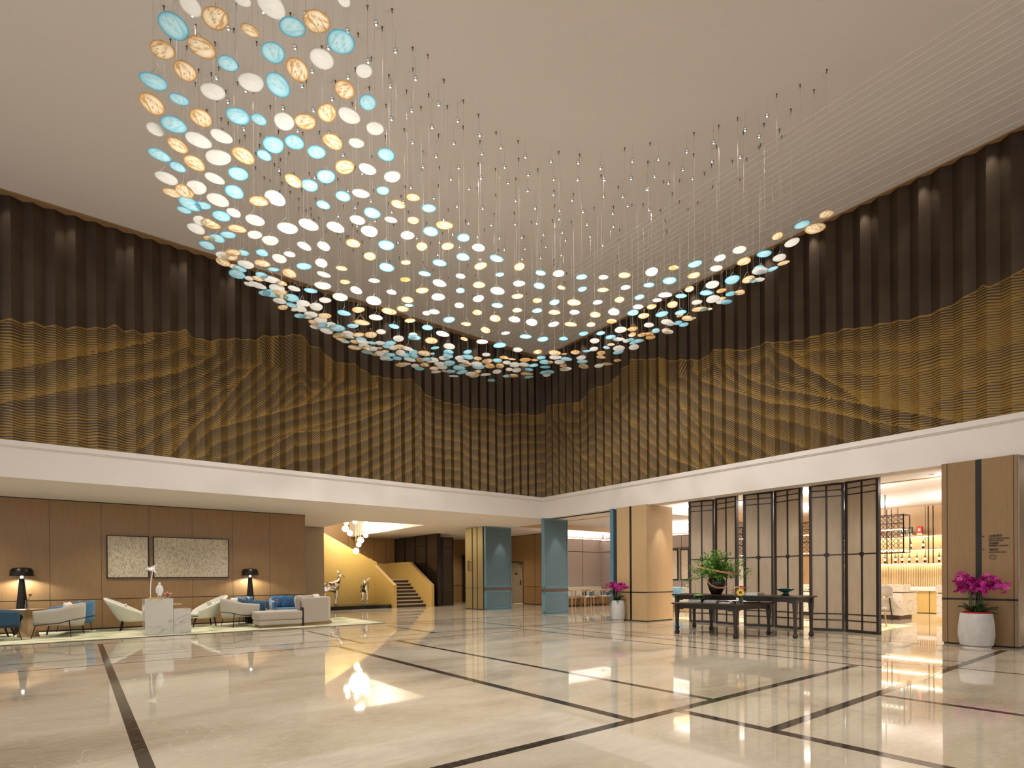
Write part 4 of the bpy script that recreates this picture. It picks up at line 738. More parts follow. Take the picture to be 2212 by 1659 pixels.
# things on the tables
def books(name, label, loc, rz, stack, group=None):
    z = loc[2]
    for i, (w, d, h, m) in enumerate(stack):
        t = thing('book', label[i] if isinstance(label, list) else label, 'book', (loc[0], loc[1], z), rz+.04*i, group)
        b = MB(); b.box(-w/2, -d/2, 0, w/2, d/2, .004); b.box(-w/2, -d/2, h-.004, w/2, d/2, h); b.box(-w/2, -d/2, 0, -w/2+.004, d/2, h); obj('cover', b, m, t)
        b = MB(); b.box(-w/2+.004, -d/2+.004, .004, w/2-.004, d/2-.004, h-.004); obj('pages', b, 'paper', t)
        z += h+.0008
books('book', ['black hardback lying flat at the bottom of the pile under the moss dish', 'second black hardback of the pile under the moss dish', 'thin black book on top of the pile under the moss dish'], (11.12, 7.42, .7005), 1.45, [(.36, .27, .028, 'bookk'), (.34, .26, .025, 'bookk'), (.28, .22, .014, 'bookk')])
books('book', ['grey magazine at the bottom of the pile beside the black books', 'second grey magazine of the pile beside the black books', 'third grey magazine of that pile', 'topmost grey magazine beside the black books'], (11.0, 7.0, .7005), 1.6, [(.3, .22, .014, 'bookg')]*2+[(.29, .21, .012, 'bookb'), (.27, .2, .012, 'bookg')])
books('book', 'beige paperback under the open magazine on the low table', (10.95, 6.62, .7005), 1.6, [(.26, .2, .02, 'bookb')])
t = thing('open_magazine', 'open white magazine lying on the low table beside the flower jar', 'magazine', (11.15, 6.55, .722), 1.4)
b = MB()
for s_ in (-1, 1): b.grid(lambda u, v, s_=s_: (s_*u*.22, (v-.5)*.28, .012+.02*math.sin(u*PI)), 8, 2)
obj('page_spread', b, 'paper', t, solid=.004)
books('book', ['grey coffee-table book lying flat left of the teal bowl on the console', 'silver-grey book on top of it, left of the teal bowl'], (11.85, 6.55, .8555), 1.55, [(.42, .3, .03, 'bookg'), (.38, .28, .025, 'bookb')])
t = thing('moss_dish', 'glass dish of green moss standing on the black books', 'plant dish', (11.12, 7.42, .771))
b = MB(); b.lathe([(.05, 0), (.055, .004), (.03, .015), (.06, .03), (.12, .06), (.125, .075), (.115, .075), (.06, .04)], 24); obj('dish', b, 'glass', t, smooth=True)
b = MB(); b.ball((0, 0, .07), .1, (1, 1, .38), 16, 10)
for v in b.bm.verts: v.co += Vector(noise.noise_vector(v.co*60))*.012
obj('moss', b, 'leaf', t)
t = thing('glass_bowl', 'footed teal glass bowl at the right part of the console table', 'bowl', (12.0, 5.88, .8555))
b = MB(); b.lathe([(.08, 0), (.09, .01), (.05, .03), (.04, .055), (.06, .07), (.1, .085), (.165, .12), (.185, .145), (.178, .148), (.12, .11), (.04, .085)], 28); obj('bowl', b, 'tealglass', t, smooth=True)
b = MB(); b.lathe([(.085, -.0), (.095, .012), (.06, .035)], 24); obj('foot', b, 'vase', t, smooth=True)
t = thing('tray_ornament', 'dark tray with thin brass frames and pale flowers at the console left end', 'ornament', (11.87, 8.17, .8555), 0)
b = MB(); b.box(-.12, -.17, 0, .12, .17, .012, .003); obj('tray', b, 'blackwood', t)
for y in (-.1, .07):
    b = MB(); w_ = .055; b.tube([(0, y-w_, .012), (0, y-w_, .25), (0, y+w_, .25), (0, y+w_, .012)], .003, 5); obj('wire_frame', b, 'brass', t)
rb = random.Random(8)
def petals(b, c, r, n, sz, rnd, flat=.4):
    for _ in range(n):
        v = Vector((rnd.gauss(0, 1), rnd.gauss(0, 1), rnd.gauss(0, flat))).normalized()*r*rnd.uniform(.3, 1)
        b.ball(Vector(c)+v, sz*rnd.uniform(.7, 1.2), (1, 1, .5), 6, 5)
b = MB(); petals(b, (0, .07, .19), .05, 26, .018, rb, .8); obj('flower_head', b, 'paleyellow', t)
b = MB(); b.tube([(0, .07, .012), (0, .07, .18)], .003, 4); obj('stem', b, 'stem', t)
# flower jar
t = thing('flower_jar', 'clear glass jar with a white label on the near corner of the low table', 'vase', (10.85, 6.27, .7005))
b = MB(); b.lathe([(.055, 0), (.06, .006), (.06, .1), (.04, .125), (.036, .15), (.042, .155), (.035, .155), (.036, .125), (.054, .1), (.054, .01)], 24); obj('jar', b, 'glass', t, smooth=True)
b = MB(); b.box(-.062, -.02, .05, -.059, .025, .11); obj('jar_label', b, 'paper', t); t.scale = (1.2, 1.2, 1.2)
t = thing('bouquet', 'bouquet of red gerberas and a yellow sunflower standing in the glass jar', 'flowers', (10.85, 6.27, .72))
b = MB(); heads = [(-.03, .09, .2), (-.02, .03, .17), (-.02, -.04, .22), (.0, -.075, .24), (.03, .06, .25), (.03, -.01, .26)]
for h in heads+[(-.05, -.05, .17)]: b.tube([(h[0]*.2, h[1]*.2, 0), h], .003, 4)
obj('stems', b, 'stem', t)
for h, m in zip(heads, ('red', 'red', 'darkred', 'red', 'paleyellow', 'red')):
    b = MB(T(*h) @ RZ(rb.uniform(0, 3)) @ RX(rb.uniform(-.5, .5)))
    for k in range(12): old = b.M; b.M = old @ RZ(k*PI/6); b.ball((.022, 0, 0), .012, (1.5, .5, .4), 6, 5); b.M = old
    b.ball((0, 0, .004), .009, u=8, v=6); obj('bloom', b, m, t)
b = MB(T(-.07, -.055, .17) @ RZ(.5) @ RY(-1.25))
for k in range(18): old = b.M; b.M = old @ RZ(k*PI/9); b.ball((.042, 0, 0), .014, (1.7, .45, .3), 6, 5); b.M = old
obj('sunflower_petals', b, 'yellow', t, label='yellow ray petals')
b = MB(T(-.073, -.056, .172) @ RZ(.5) @ RY(-1.25)); b.ball((0, 0, 0), .024, (1, 1, .4), 12, 8); obj('sunflower_eye', b, 'brownband', t)
b = leaf_cloud([(rb.gauss(0, .05), rb.gauss(0, .05), rb.uniform(.1, .24)) for _ in range(40)], .035, rb); obj('leaves', b, 'leafv', t); t.scale = (1.3, 1.3, 1.3)
# orchids
def orchid(loc, R_, Hp, label, seed, wrap, flip=1):
    rnd = random.Random(seed)
    t = thing('planter', 'tall rounded pale concrete pot '+label, 'planter', loc)
    b = MB(); b.lathe([(R_*.72, .02), (R_*.9, .05), (R_, Hp*.35), (R_*.99, Hp*.6), (R_*.88, Hp-.01), (R_*.84, Hp), (R_*.78, Hp), (R_*.78, Hp-.06), (.01, Hp-.07)], 36); obj('pot', b, 'pot', t, smooth=True)
    b = MB(); b.lathe([(R_*.78, 0), (R_*.8, .02), (R_*.7, .022)], 30); obj('saucer', b, 'paper', t)
    p = thing('orchid', 'magenta moth orchid growing in the pot '+label, 'plant', (loc[0], loc[1], Hp-.05))
    if wrap: b = MB(); b.lathe([(R_*.74, 0), (R_*.8, .07), (R_*.76, .075), (R_*.6, .02)], 20); obj('wrap', b, 'redwrap', p, label='red wrapping around the root ball')
    b = MB()
    for k in range(15):
        a = 2*PI*k/15+rnd.uniform(-.2, .2); L_ = R_*rnd.uniform(1.05, 1.5); el = rnd.uniform(.25, 1.25)
        m = RZ(a)
        def f(u, v, m=m, L_=L_, el=el): x = L_*u; w_ = R_*.23*math.sin(min(1, u*1.02)*PI*.97+.08)**.7*(2*v-1); return m @ Vector((x*math.cos(el)+R_*.12, w_, .03+x*math.sin(el)-.5*x*x/L_*.7+abs(2*v-1)*.015))
        b.grid(f, 7, 5)
    for v in b.bm.verts: v.co.x = min(v.co.x, 12.715-loc[0])
    obj('leaves', b, 'leafd', p, smooth=True, solid=.004)
    b = MB(); fl = []
    for k in range(9):
        a = rnd.uniform(0, 2*PI); sp = R_*rnd.uniform(.9, 1.75); hh = R_*rnd.uniform(2.15, 2.85)
        x0, y0 = R_*.35*math.cos(a), R_*.35*math.sin(a)
        pts = [(x0, y0, 0), (x0*1.05, y0*1.05, hh*.6), (x0*1.3, y0*1.3, hh*.85)]
        for s_ in range(1, 6):
            f_ = s_/5; pts.append((x0*1.3+(sp-R_*.4)*math.cos(a)*f_, y0*1.3+(sp-R_*.4)*math.sin(a)*f_, hh*(.85+.2*math.sin(f_*2.2)*.8-.12*f_*f_)))
        b.tube(pts, .006, 5)
        for q in pts[2:]:
            for _ in range(4): fl.append(Vector(q)+Vector((rnd.gauss(0, R_*.15), rnd.gauss(0, R_*.15), rnd.gauss(-.01, R_*.17))))
    for v in b.bm.verts: v.co.x = min(v.co.x, 12.715-loc[0])
    obj('flower_stems', b, 'stem', p)
    b = MB(); s_ = R_*.19
    for q in fl:
        b.M = T(*q) @ RZ(rnd.uniform(0, 6.3)) @ RX(rnd.uniform(.4, 1.5))
        for k in range(5):
            old = b.M; b.M = old @ RZ(k*2*PI/5); wd = 1.15 if k in (1, 4) else .75
            b._add([(0, 0, 0), (s_*.45*wd, s_*.5, .1*s_), (s_*.35*wd, s_*.95, .05*s_), (-s_*.35*wd, s_*.95, .05*s_), (-s_*.45*wd, s_*.5, .1*s_), (0, s_*.5, 0)], [(0, 1, 5), (1, 2, 5), (2, 3, 5), (3, 4, 5), (4, 0, 5)]); b.M = old
        b.ball((0, 0, s_*.1), s_*.14, u=6, v=4)
    for v in b.bm.verts: v.co.x = min(v.co.x, 12.718-loc[0])
    obj('blossoms', b, 'magenta', p)
orchid((12.47, 11.0, 0), .205, .60, 'beside the oak column with the lit face', 2, False)
orchid((12.42, 2.75, 0), .255, .60, 'at the right edge below the direction lettering', 3, True)
# ---------------------------------------------------------------- left lounge
b = MB(); b.box(-9, 15.03, 0, 7.0, 18.12, .014); tag(obj('carpet', b, 'carpet'), 'long pale green and cream carpet under the left lounge seats', 'carpet')
b = MB(); b.box(-9, 14.97, 0, 7.0, 15.03, .008); tag(obj('carpet_edge', b, 'groove'), 'dark metal edging strip along the lounge carpet', 'edging')
def painting(x0, x1, label, seed):
    t = thing('wall_painting', label, 'painting', ((x0+x1)/2, 18.12, 1.91))
    w = x1-x0; q = N('woven_strip_artwork')
    br = q.n('ShaderNodeTexBrick'); tc = q.n('ShaderNodeTexCoord'); mp = q.n('ShaderNodeMapping'); mp.inputs['Rotation'].default_value = (PI/2, 0, 0); mp.inputs['Location'].default_value = (seed, seed, 0)
    vm = q.n('ShaderNodeVectorMath', operation='ADD'); nz = q.n('ShaderNodeTexNoise'); nz.inputs['Scale'].default_value = 2.2; sc_ = q.n('ShaderNodeVectorMath', operation='SCALE'); sc_.inputs['Scale'].default_value = .12
    q.l(tc.outputs['Object'], nz.inputs['Vector']); q.l(nz.outputs['Color'], sc_.inputs[0]); q.l(tc.outputs['Object'], vm.inputs[0]); q.l(sc_.outputs[0], vm.inputs[1])
    sw = q.n('ShaderNodeSeparateXYZ'); cb = q.n('ShaderNodeCombineXYZ'); q.l(vm.outputs[0], sw.inputs[0]); q.l(sw.outputs['Z'], cb.inputs['X']); q.l(sw.outputs['X'], cb.inputs['Y'])
    q.l(cb.outputs[0], br.inputs['Vector']); br.inputs['Scale'].default_value = 20; br.inputs['Brick Width'].default_value = .9; br.inputs['Row Height'].default_value = .42; br.inputs['Mortar Size'].default_value = .03; br.inputs['Bias'].default_value = -.35
    br.inputs['Color1'].default_value = lin((206, 196, 176)); br.inputs['Color2'].default_value = lin((128, 114, 92)); br.inputs['Mortar'].default_value = lin((150, 134, 110))
    q.l(br.outputs[0], q.b.inputs['Base Color']); q.set(Roughness=.8)
    b = MB(); b.box(-w/2+.015, -.02, -.55, w/2-.015, .02, .55); obj('artwork', b, q.m, t)
    b = MB()
    for a in ((-w/2, -.565, -w/2+.02, .565), (w/2-.02, -.565, w/2, .565), (-w/2, -.565, w/2, -.545), (-w/2, .545, w/2, .565)): b.box(a[0], -.035, a[1], a[2], .028, a[3])
    obj('frame', b, 'dark', t)
painting(.64, 1.57, 'square woven-strip artwork in a thin dark frame, the smaller left one', 1.3)
painting(1.67, 3.55, 'wide woven-strip artwork in a thin dark frame, the larger right one', 4.1)
def floor_lamp(loc, label, p):
    t = thing('mushroom_lamp', label, 'floor lamp', loc)
    b = MB(); b.lathe([(.16, 0), (.165, .02), (.05, 1.32), (.045, 1.34)], 28); obj('cone_base', b, 'dark', t, smooth=True)
    b = MB(); b.lathe([(.03, 1.34), (.026, 1.36), (.026, 1.4), (.03, 1.41)], 16); obj('lit_neck', b, 'shade_in', t)
    b = MB(); b.lathe([(.225, 1.395), (.228, 1.41), (.218, 1.52), (.19, 1.57), (.13, 1.592), (.01, 1.598)], 36); b.lathe([(.222, 1.395), (.216, 1.41), (.2, 1.52)], 36)
    o = obj('shade', b, 'dark', t, smooth=True)
    b = MB(); b.lathe([(.21, 1.402), (.21, 1.406)], 32); obj('diffuser', b, 'shade_in', t)
    lamp('mushroom_lamp_light', 'SPOT', (loc[0], loc[1], 1.39), p, NEUT, rot=(0, 0, 0), spot_size=2.75, spot_blend=.25, shadow_soft_size=.12)
floor_lamp((-1.03, 17.9, .014), 'black mushroom floor lamp at the left edge, behind the pedestal table', 150)
floor_lamp((4.08, 17.9, .014), 'black mushroom floor lamp to the right of the wide artwork', 150)
# shell lounge chair, faces local +X
def shell_chair(label, loc, rz, pil=True, group=None):
    t = thing('shell_chair', label, 'armchair', loc, rz, group)
    def shell(off):
        def f(u, v):
            th = -2.25+4.5*u          # 0 at the back
            c = (1+math.cos(th))/2
            zr = .36+.47*c**1.15
            rr = .37+.10*c; x = -math.cos(th); y = math.sin(th)
            bx, by = .08+.27*x, .25*y
            tx, ty = (.04+rr*1.02*x-.09*c), rr*1.0*y
            s_ = v**.9
            return (bx+(tx-bx)*s_ + off*x, by+(ty-by)*s_ + off*y, .235+(zr-.235)*v)
        return f
    b = MB(); b.grid(shell(0), 28, 8); obj('shell', b, 'cream', t, smooth=True, solid=.045)
    b = MB(); b.lathe([(.26, .225), (.3, .25), (.3, .27), (.2, .275)], 24, (.08, 0, 0), 1.05, .95); obj('seat_base', b, 'cream', t, smooth=True)
    b = MB(); b.ball((.1, 0, .345), .33, (1.05, .98, .24), 24, 12); obj('seat_cushion', b, 'pillow', t, smooth=True)
    b = MB(); b.pillow(.44, .36, .13, T(-.16, 0, .52) @ RZ(-PI/2) @ RX(-.52)); obj('back_cushion', b, 'pillow', t, smooth=True)
    for sx, sy in ((-.15, -.2), (-.15, .2), (.3, -.18), (.3, .18)):
        b = MB(); b.tube([(sx, sy, .235), (sx*1.25+(.0), sy*1.15, 0)], [.024, .014], 8); obj('leg', b, 'dark', t)
    return t
shell_chair('white shell lounge chair facing right, left of the marble blocks', (1.08, 17.35, .014), -.12)
shell_chair('white shell lounge chair facing left, right of the marble blocks', (2.82, 17.35, .014), PI+.1)
shell_chair('white shell lounge chair behind the dark blue armchair at the left edge', (-1.55, 17.4, .014), -.2)
# barrel armchair with thin metal frame, faces local +X
def barrel_chair(label, loc, rz, mat_, hb=.74, ha=.62, frame=True, pil='pillow', group=None, npil=1):
    t = thing('barrel_armchair', label, 'armchair', loc, rz, group)
    W_, D_ = .36, .38
    def path(u):  # U around the back, open at the front
        s_ = u*3.0
        if s_ < 1: return Vector((D_-(D_+.12)*s_, -W_)), Vector((0, -1)), s_*.35
        if s_ > 2: return Vector((D_-(D_+.12)*(3-s_), W_)), Vector((0, 1)), (3-s_)*.35
        a = -PI/2-PI*(s_-1); return Vector((-.12+.27*math.cos(a), W_*math.sin(a))), Vector((math.cos(a), math.sin(a))), .35+.65*math.sin((s_-1)*PI)**.7
    def f(u, v):
        p, n_, k = path(u); zt = ha+(hb-ha)*k; zb = .24+.06*(1-k); z = zb+(zt-zb)*v; o_ = .035*v+.015*math.sin(v*PI)
        return (p.x+n_.x*o_, p.y+n_.y*o_, z)
    b = MB(); b.grid(f, 36, 6); obj('wrap_back', b, mat_, t, smooth=True, solid=.06)
    b = MB(); b.box(-.3, -.31, .26, .36, .31, .42, .04, 3); obj('seat_cushion', b, mat_, t, smooth=True)
    for k in range(npil):
        b = MB(); b.pillow(.42, .38, .14, T(-.17+.03*k, .11*(2*k-1) if npil > 1 else 0, .6) @ RZ(-PI/2+.5*k) @ RX(-.3)); obj('throw_cushion', b, pil, t, smooth=True)
    if frame:
        b = MB(); pts = []
        for i in range(25):
            p, n_, k = path(i/24); pts.append((p.x+n_.x*.055, p.y+n_.y*.055, .28+.13*k))
        b.tube(pts, .009, 6); obj('metal_rail', b, 'bronze_frame', t, smooth=True)
        for sx, sy in ((.36, -.4), (.36, .4), (-.28, -.38), (-.28, .38)):
            b = MB(); z1 = .28 if sx > 0 else .38; b.tube([(sx*.95, sy*.98, z1), (sx*1.12, sy*1.12, 0)], [.01, .008], 6); obj('leg', b, 'bronze_frame', t)
    else:
        for sx, sy in ((.27, -.27), (.27, .27), (-.25, -.25), (-.25, .25)):
            b = MB(); b.tube([(sx, sy, .26), (sx, sy, 0)], .02, 8); obj('leg', b, 'dark', t)
    return t
barrel_chair('dark blue armchair cut off by the left edge of the photo', (-1.42, 16.42, .014), .2, 'navy')
barrel_chair('light grey armchair with bronze rail, right of the wooden pedestal table', (-.28, 16.55, .014), PI-.28, 'greyf', .76, .6)
barrel_chair('blue armchair mostly hidden behind the light grey one', (-.08, 17.42, .014), PI-.2, 'blue', .78, .64, pil='blue')
barrel_chair('pale grey armchair with slanted bronze rail, left of the blue armchair', (3.5, 16.6, .014), .15, 'greyf', .76, .6)
barrel_chair('blue armchair with two blue cushions, just left below the mushroom lamp', (4.02, 17.36, .014), -.35, 'navy', .78, .62, pil='blue', npil=2)
barrel_chair('bright blue armchair facing the hall behind the round table', (4.98, 17.55, .014), -PI/2-.1, 'blue', .76, .6, pil='blue', npil=2)
# pedestal table, vase with a dark rose
t = thing('pedestal_table', 'faceted wooden hourglass pedestal table beside the blue armchair', 'table', (-.87, 16.9, .014))
b = MB(); b.lathe([(.205, 0), (.2, .01), (.12, .38), (.09, .42), (.085, .46), (.12, .52), (.23, .575), (.3, .595), (.3, .605)], 8); obj('pedestal', b, 'oak', t)
b = MB(); b.lathe([(.315, .605), (.32, .61), (.32, .625), (.31, .63)], 40); obj('tabletop', b, 'wood', t, smooth=True)
def bud_vase(loc, label, h, m, flabel, hd, extra=None):
    t = thing('bud_vase', label, 'vase', loc)
    b = MB(); b.lathe([(.035, 0), (.04, .005), (.045, h*.4), (.03, h*.75), (.038, h), (.032, h), (.024, h*.75), (.038, h*.4), (.032, .01)], 20); obj('glass_body', b, 'glass', t, smooth=True)
    f = thing('cut_flower', flabel, 'flowers', (loc[0], loc[1], loc[2]+.02))
    b = MB()
    for x, y, z, mm in hd: b.tube([(0, 0, 0), (x*.3, y*.3, h*.8), (x, y, z)], .0035, 4)
    obj('stem', b, 'stem', f)
    for x, y, z, mm in hd:
        b = MB(); petals(b, (x, y, z), .025, 14, .017, rb, .7); obj('bloom', b, mm, f)
    obj('leaves', leaf_cloud([(rb.gauss(0, .02), rb.gauss(0, .02), h+rb.uniform(-.02, .05)) for _ in range(6)], .035, rb), 'leafd', f)
bud_vase((-.88, 16.88, .6445), 'slim clear glass bud vase on the wooden pedestal table', .2, None, 'single dark red rose in the bud vase on the pedestal table', [(.05, 0, .3, 'darkred')])
# marble blocks and what stands on them
b = MB(); b.box(1.24, 15.28, .014, 1.8, 15.98, .85, .004); tag(obj('marble_block', b, 'marble'), 'taller veined white marble display block', 'display block')
b = MB(); b.box(1.805, 15.3, .014, 2.17, 15.75, .6, .004); tag(obj('marble_block', b, 'marble'), 'lower veined white marble block against the taller one', 'display block')
t = thing('flower_sculpture', 'white long-stemmed flower sculpture on a gold base, on the tall marble block', 'sculpture', (1.38, 15.62, .8505))
b = MB(); b.box(-.05, -.06, 0, .27, .06, .03, .003); obj('gold_base', b, 'gold', t)
b = MB(); b.tube([(0, 0, .03), (.0, 0, .25), (.015, 0, .45), (.045, 0, .62), (.055, 0, .68)], [.011, .011, .01, .009, .008], 8); obj('stem', b, 'paper', t, smooth=True)
b = MB(); b.ball((.06, 0, .70), .04, (1, 1, .7), 14, 8)
for k in range(34):
    a = 2.4*k; e = -1.2+2.4*((k*.618) % 1); d = Vector((math.cos(a)*math.cos(e), math.sin(a)*math.cos(e), math.sin(e)*.8)); b.tube([Vector((.06, 0, .70))+d*.03, Vector((.06, 0, .70))+d*(.11+.02*(k % 3))], [.006, .003], 5); b.ball(Vector((.06, 0, .70))+d*(.115+.02*(k % 3)), .011, u=6, v=5)
obj('flower_head', b, 'paper', t, smooth=True)
t = thing('robed_figurine', 'small white robed figurine beside the flower sculpture', 'figurine', (1.56, 15.6, .8805))
b = MB(); b.lathe([(.03, .035), (.045, .04), (.055, .12), (.062, .2), (.055, .26), (.03, .29), (.018, .3)], 20, sx=1, sy=.8); obj('robe', b, 'paper', t, smooth=True)
b = MB(); b.ball((0, 0, .325), .027, (1, 1, 1.1), 14, 10); b.ball((-.022, 0, .322), .008, u=6, v=5); obj('head', b, 'paper', t, smooth=True)
for s_ in (-1, 1):
    b = MB(); b.tube([(s_*.02, 0, .04), (s_*.022, 0, .01)], .009, 8); b.ball((s_*.022, -.01, .009), .012, (.9, 1.5, .7), 8, 6); obj('foot', b, 'paper', t)
for s_ in (-1, 1):
    b = MB(); b.tube([(s_*.05, 0, .25), (s_*.066, 0, .18), (s_*.06, -.01, .1)], [.014, .015, .01], 8); obj('sleeve', b, 'paper', t, smooth=True)
bud_vase((1.72, 15.62, .8505), 'tiny clear vase of pink roses on the tall marble block', .06, None, 'pink roses in the tiny vase on the marble block', [(-.05, 0, .09, 'pink'), (0, 0, .11, 'pink'), (.06, 0, .09, 'pink')])
t = thing('side_table', 'small round oak side table behind the marble blocks', 'table', (1.97, 16.8, .014))
b = MB(); b.lathe([(.19, .63), (.2, .635), (.2, .655), (.19, .66)], 32); obj('tabletop', b, 'oak', t, smooth=True)
b = MB(); b.tube([(0, 0, .63), (0, 0, .02)], .02, 10); b.lathe([(.14, 0), (.14, .015), (.02, .03)], 24); obj('pedestal', b, 'dark', t)
# round table, vase and the sofa
t = thing('coffee_table', 'round grey-topped coffee table behind the sofa chaise', 'table', (4.62, 16.95, .014))
b = MB(); b.lathe([(.37, .36), (.39, .37), (.39, .38), (.37, .385)], 48); obj('tabletop', b, 'greyoak', t, smooth=True)
b = MB(); b.tube([(0, 0, .36), (0, 0, .02)], .025, 12); b.lathe([(.22, 0), (.22, .012), (.03, .03)], 30); obj('pedestal', b, 'dark', t)
bud_vase((4.52, 16.85, .4), 'clear glass vase on the round coffee table', .17, None, 'orange and pale flowers in the vase on the round table', [(.03, 0, .2, 'orange'), (.035, 0, .27, 'orange'), (-.05, 0, .24, 'paleyellow')])
t = thing('sofa', 'warm grey sofa with chaise and angled back seen from behind', 'sofa', (4.2, 15.9, .014))
SM = T(-4.2, -15.9, 0)
b = MB(SM); b.box(3.74, 15.45, .07, 4.83, 16.2, .19, .02); b.box(3.72, 15.43, .19, 4.84, 16.22, .42, .05, 3); obj('chaise', b, 'sofaf', t, smooth=True)
b = MB(SM); b.prism([(3.79, 15.5), (4.83, 15.5), (5.6, 15.62), (5.8, 15.9), (5.8, 16.6), (4.9, 16.6), (4.83, 16.15), (3.79, 16.15)], 0, .075); obj('plinth', b, 'wood', t)
b = MB(SM); b.prism([(4.86, 15.9), (5.5, 15.9), (5.62, 16.1), (5.62, 16.7), (4.9, 16.7)], .075, .4); obj('seat', b, 'sofaf', t, bevel=.03)
b = MB(SM); b.prism([(4.86, 15.44), (5.58, 15.6), (5.78, 15.95), (5.8, 16.75), (5.62, 16.75), (5.6, 16.0), (5.45, 15.77), (4.86, 15.64)], .075, .76); obj('backrest', b, 'sofaf', t, bevel=.03)
b = MB(SM); b.pillow(.4, .42, .14, T(4.83, 15.85, .6) @ RZ(1.45) @ RX(-.18)); obj('back_cushion', b, 'sofaf', t, smooth=True)
b = MB(SM); b.pillow(.5, .44, .14, T(5.05, 15.84, .62) @ RZ(.15) @ RX(-.25)); obj('back_cushion', b, 'sofaf', t, smooth=True)
b = MB(SM); b.pillow(.4, .4, .14, T(5.5, 16.2, .66) @ RZ(.9) @ RX(-.4)); obj('throw_cushion', b, 'pillow', t, smooth=True)
b = MB(SM); b.box(4.835, 15.43, 0, 4.855, 15.7, .5); obj('edge_strap', b, 'dark', t)

# ---------------------------------------------------------------- chrome deer, faceted
def deer(label, loc, rz, chain, legs, scale=1):
    t = thing('deer_sculpture', label, 'sculpture', loc, rz)
    vs = []; es = []; rs = []
    def add(p, r, par=None):
        vs.append(p); rs.append(r); i = len(vs)-1
        if par is not None: es.append((par, i))
        return i
    idx = {}
    for nm, p, r, par in chain: idx[nm] = add(p, r, idx.get(par))
    for hip, pts in legs:
        par = idx[hip]
        for p, r in pts: par = add(p, r, par)
    me = bpy.data.meshes.new('skel'); me.from_pydata([Vector(v)*scale for v in vs], es, []); so = bpy.data.objects.new('skel', me); COL.objects.link(so)
    md = so.modifiers.new('skin', 'SKIN'); sv = me.skin_vertices[0].data
    for i, r in enumerate(rs):
        rr = r if isinstance(r, tuple) else (r, r)
        sv[i].radius = (rr[0]*scale, rr[1]*scale)
    sv[0].use_root = True
    sb = so.modifiers.new('sub', 'SUBSURF'); sb.levels = 1; sb.render_levels = 1
    dg = bpy.context.evaluated_depsgraph_get(); nm = bpy.data.meshes.new_from_object(so.evaluated_get(dg)); bpy.data.objects.remove(so)
    nm.materials.clear(); nm.materials.append(M['chrome'])
    for p in nm.polygons: p.use_smooth = False; p.material_index = 0
    o = bpy.data.objects.new('body', nm); COL.objects.link(o); o.parent = t
    return t
def legpts(x, y, hock=0, r=.06, lift=.0):
    return [((x, y, .6), r*1.3), ((x+hock*.5, y, .42), r*.8), ((x-hock, y, .3), r*.6), ((x-.02, y, .08), r*.5), ((x+.01, y, .015), r*.6)]
ch = [('mid', (0, 0, .78), (.2, .2), None), ('rump', (-.26, 0, .8), (.2, .22), 'mid'), ('tail', (-.42, 0, .82), .09, 'rump'), ('chest', (.24, 0, .78), (.2, .22), 'mid'), ('neck0', (.34, 0, .97), .13, 'chest'), ('neck1', (.42, 0, 1.15), .085, 'neck0'), ('head', (.46, 0, 1.28), .085, 'neck1'), ('muz', (.57, 0, 1.25), .058, 'head'), ('nose', (.67, 0, 1.2), .03, 'muz')]
lg = lambda sp: [('rump', legpts(-.3, -sp, .05)), ('rump', legpts(-.26, sp, .05)), ('chest', legpts(.26, -sp, 0)), ('chest', legpts(.3, sp, 0))]
def ears(t, base, ups, sc=1):
    for p in ups:
        b = MB(); b.tube([base[0]+p[0]*.1 if False else Vector(base), (Vector(base)+Vector(p)*.5), Vector(base)+Vector(p)], [.014, .03, .003], 5); obj('ear', b, 'chrome', t)
t = deer('chrome faceted deer with its neck raised, the left one on the black platform', (8.42, 23.3, .155), .12, ch, lg(.09), 1.0)
ears(t, (.43, .03, 1.33), [(-.04, .05, .15)]); ears(t, (.43, -.03, 1.33), [(-.05, -.04, .14)])
ch2 = ch[:4]+[('neck0', (.36, 0, .88), .13, 'chest'), ('neck1', (.46, 0, .98), .09, 'neck0'), ('head', (.54, 0, 1.04), .09, 'neck1'), ('muz', (.6, 0, .94), .06, 'head'), ('nose', (.63, 0, .83), .032, 'muz')]
t = deer('chrome faceted deer with lowered head facing the hall, the right one on the platform', (10.0, 23.4, .155), -PI/2-.35, ch2, lg(.1), .97)
ears(t, (.5, .05, 1.05), [(.0, .17, .12)]); ears(t, (.5, -.05, 1.05), [(.0, -.17, .12)])

# ---------------------------------------------------------------- banquette corner beyond the teal panel
t = thing('banquette', 'long pale upholstered banquette along the mauve wall', 'bench', (18.2, 18.2, 0))
SM = T(-18.2, -18.2, 0)
b = MB(SM); b.box(16.9, 17.95, .04, 19.7, 18.5, .34); obj('bench_base', b, 'wood', t)
b = MB(SM); b.box(16.9, 17.9, .34, 19.7, 18.45, .45, .02); obj('seat_pad', b, 'greyf', t)
b = MB(SM); b.box(16.9, 18.42, .34, 19.75, 18.59, .84, .02); obj('back_pad', b, 'cream', t)
for n_, x, y, lb in ((0, 16.85, 17.35, 'oak table at the banquette, the left one'), (1, 18.1, 17.45, 'oak table at the banquette, the right one')):
    t = thing('dining_table', lb, 'table', (x, y, 0))
    b = MB(); b.box(-.42, -.32, .70, .42, .32, .735, .01); obj('tabletop', b, 'oak', t)
    for sx in (-1, 1):
        for sy in (-1, 1): b = MB(); b.tube([(sx*.36, sy*.26, .70), (sx*.38, sy*.28, 0)], [.028, .018], 8); obj('leg', b, 'oak', t)
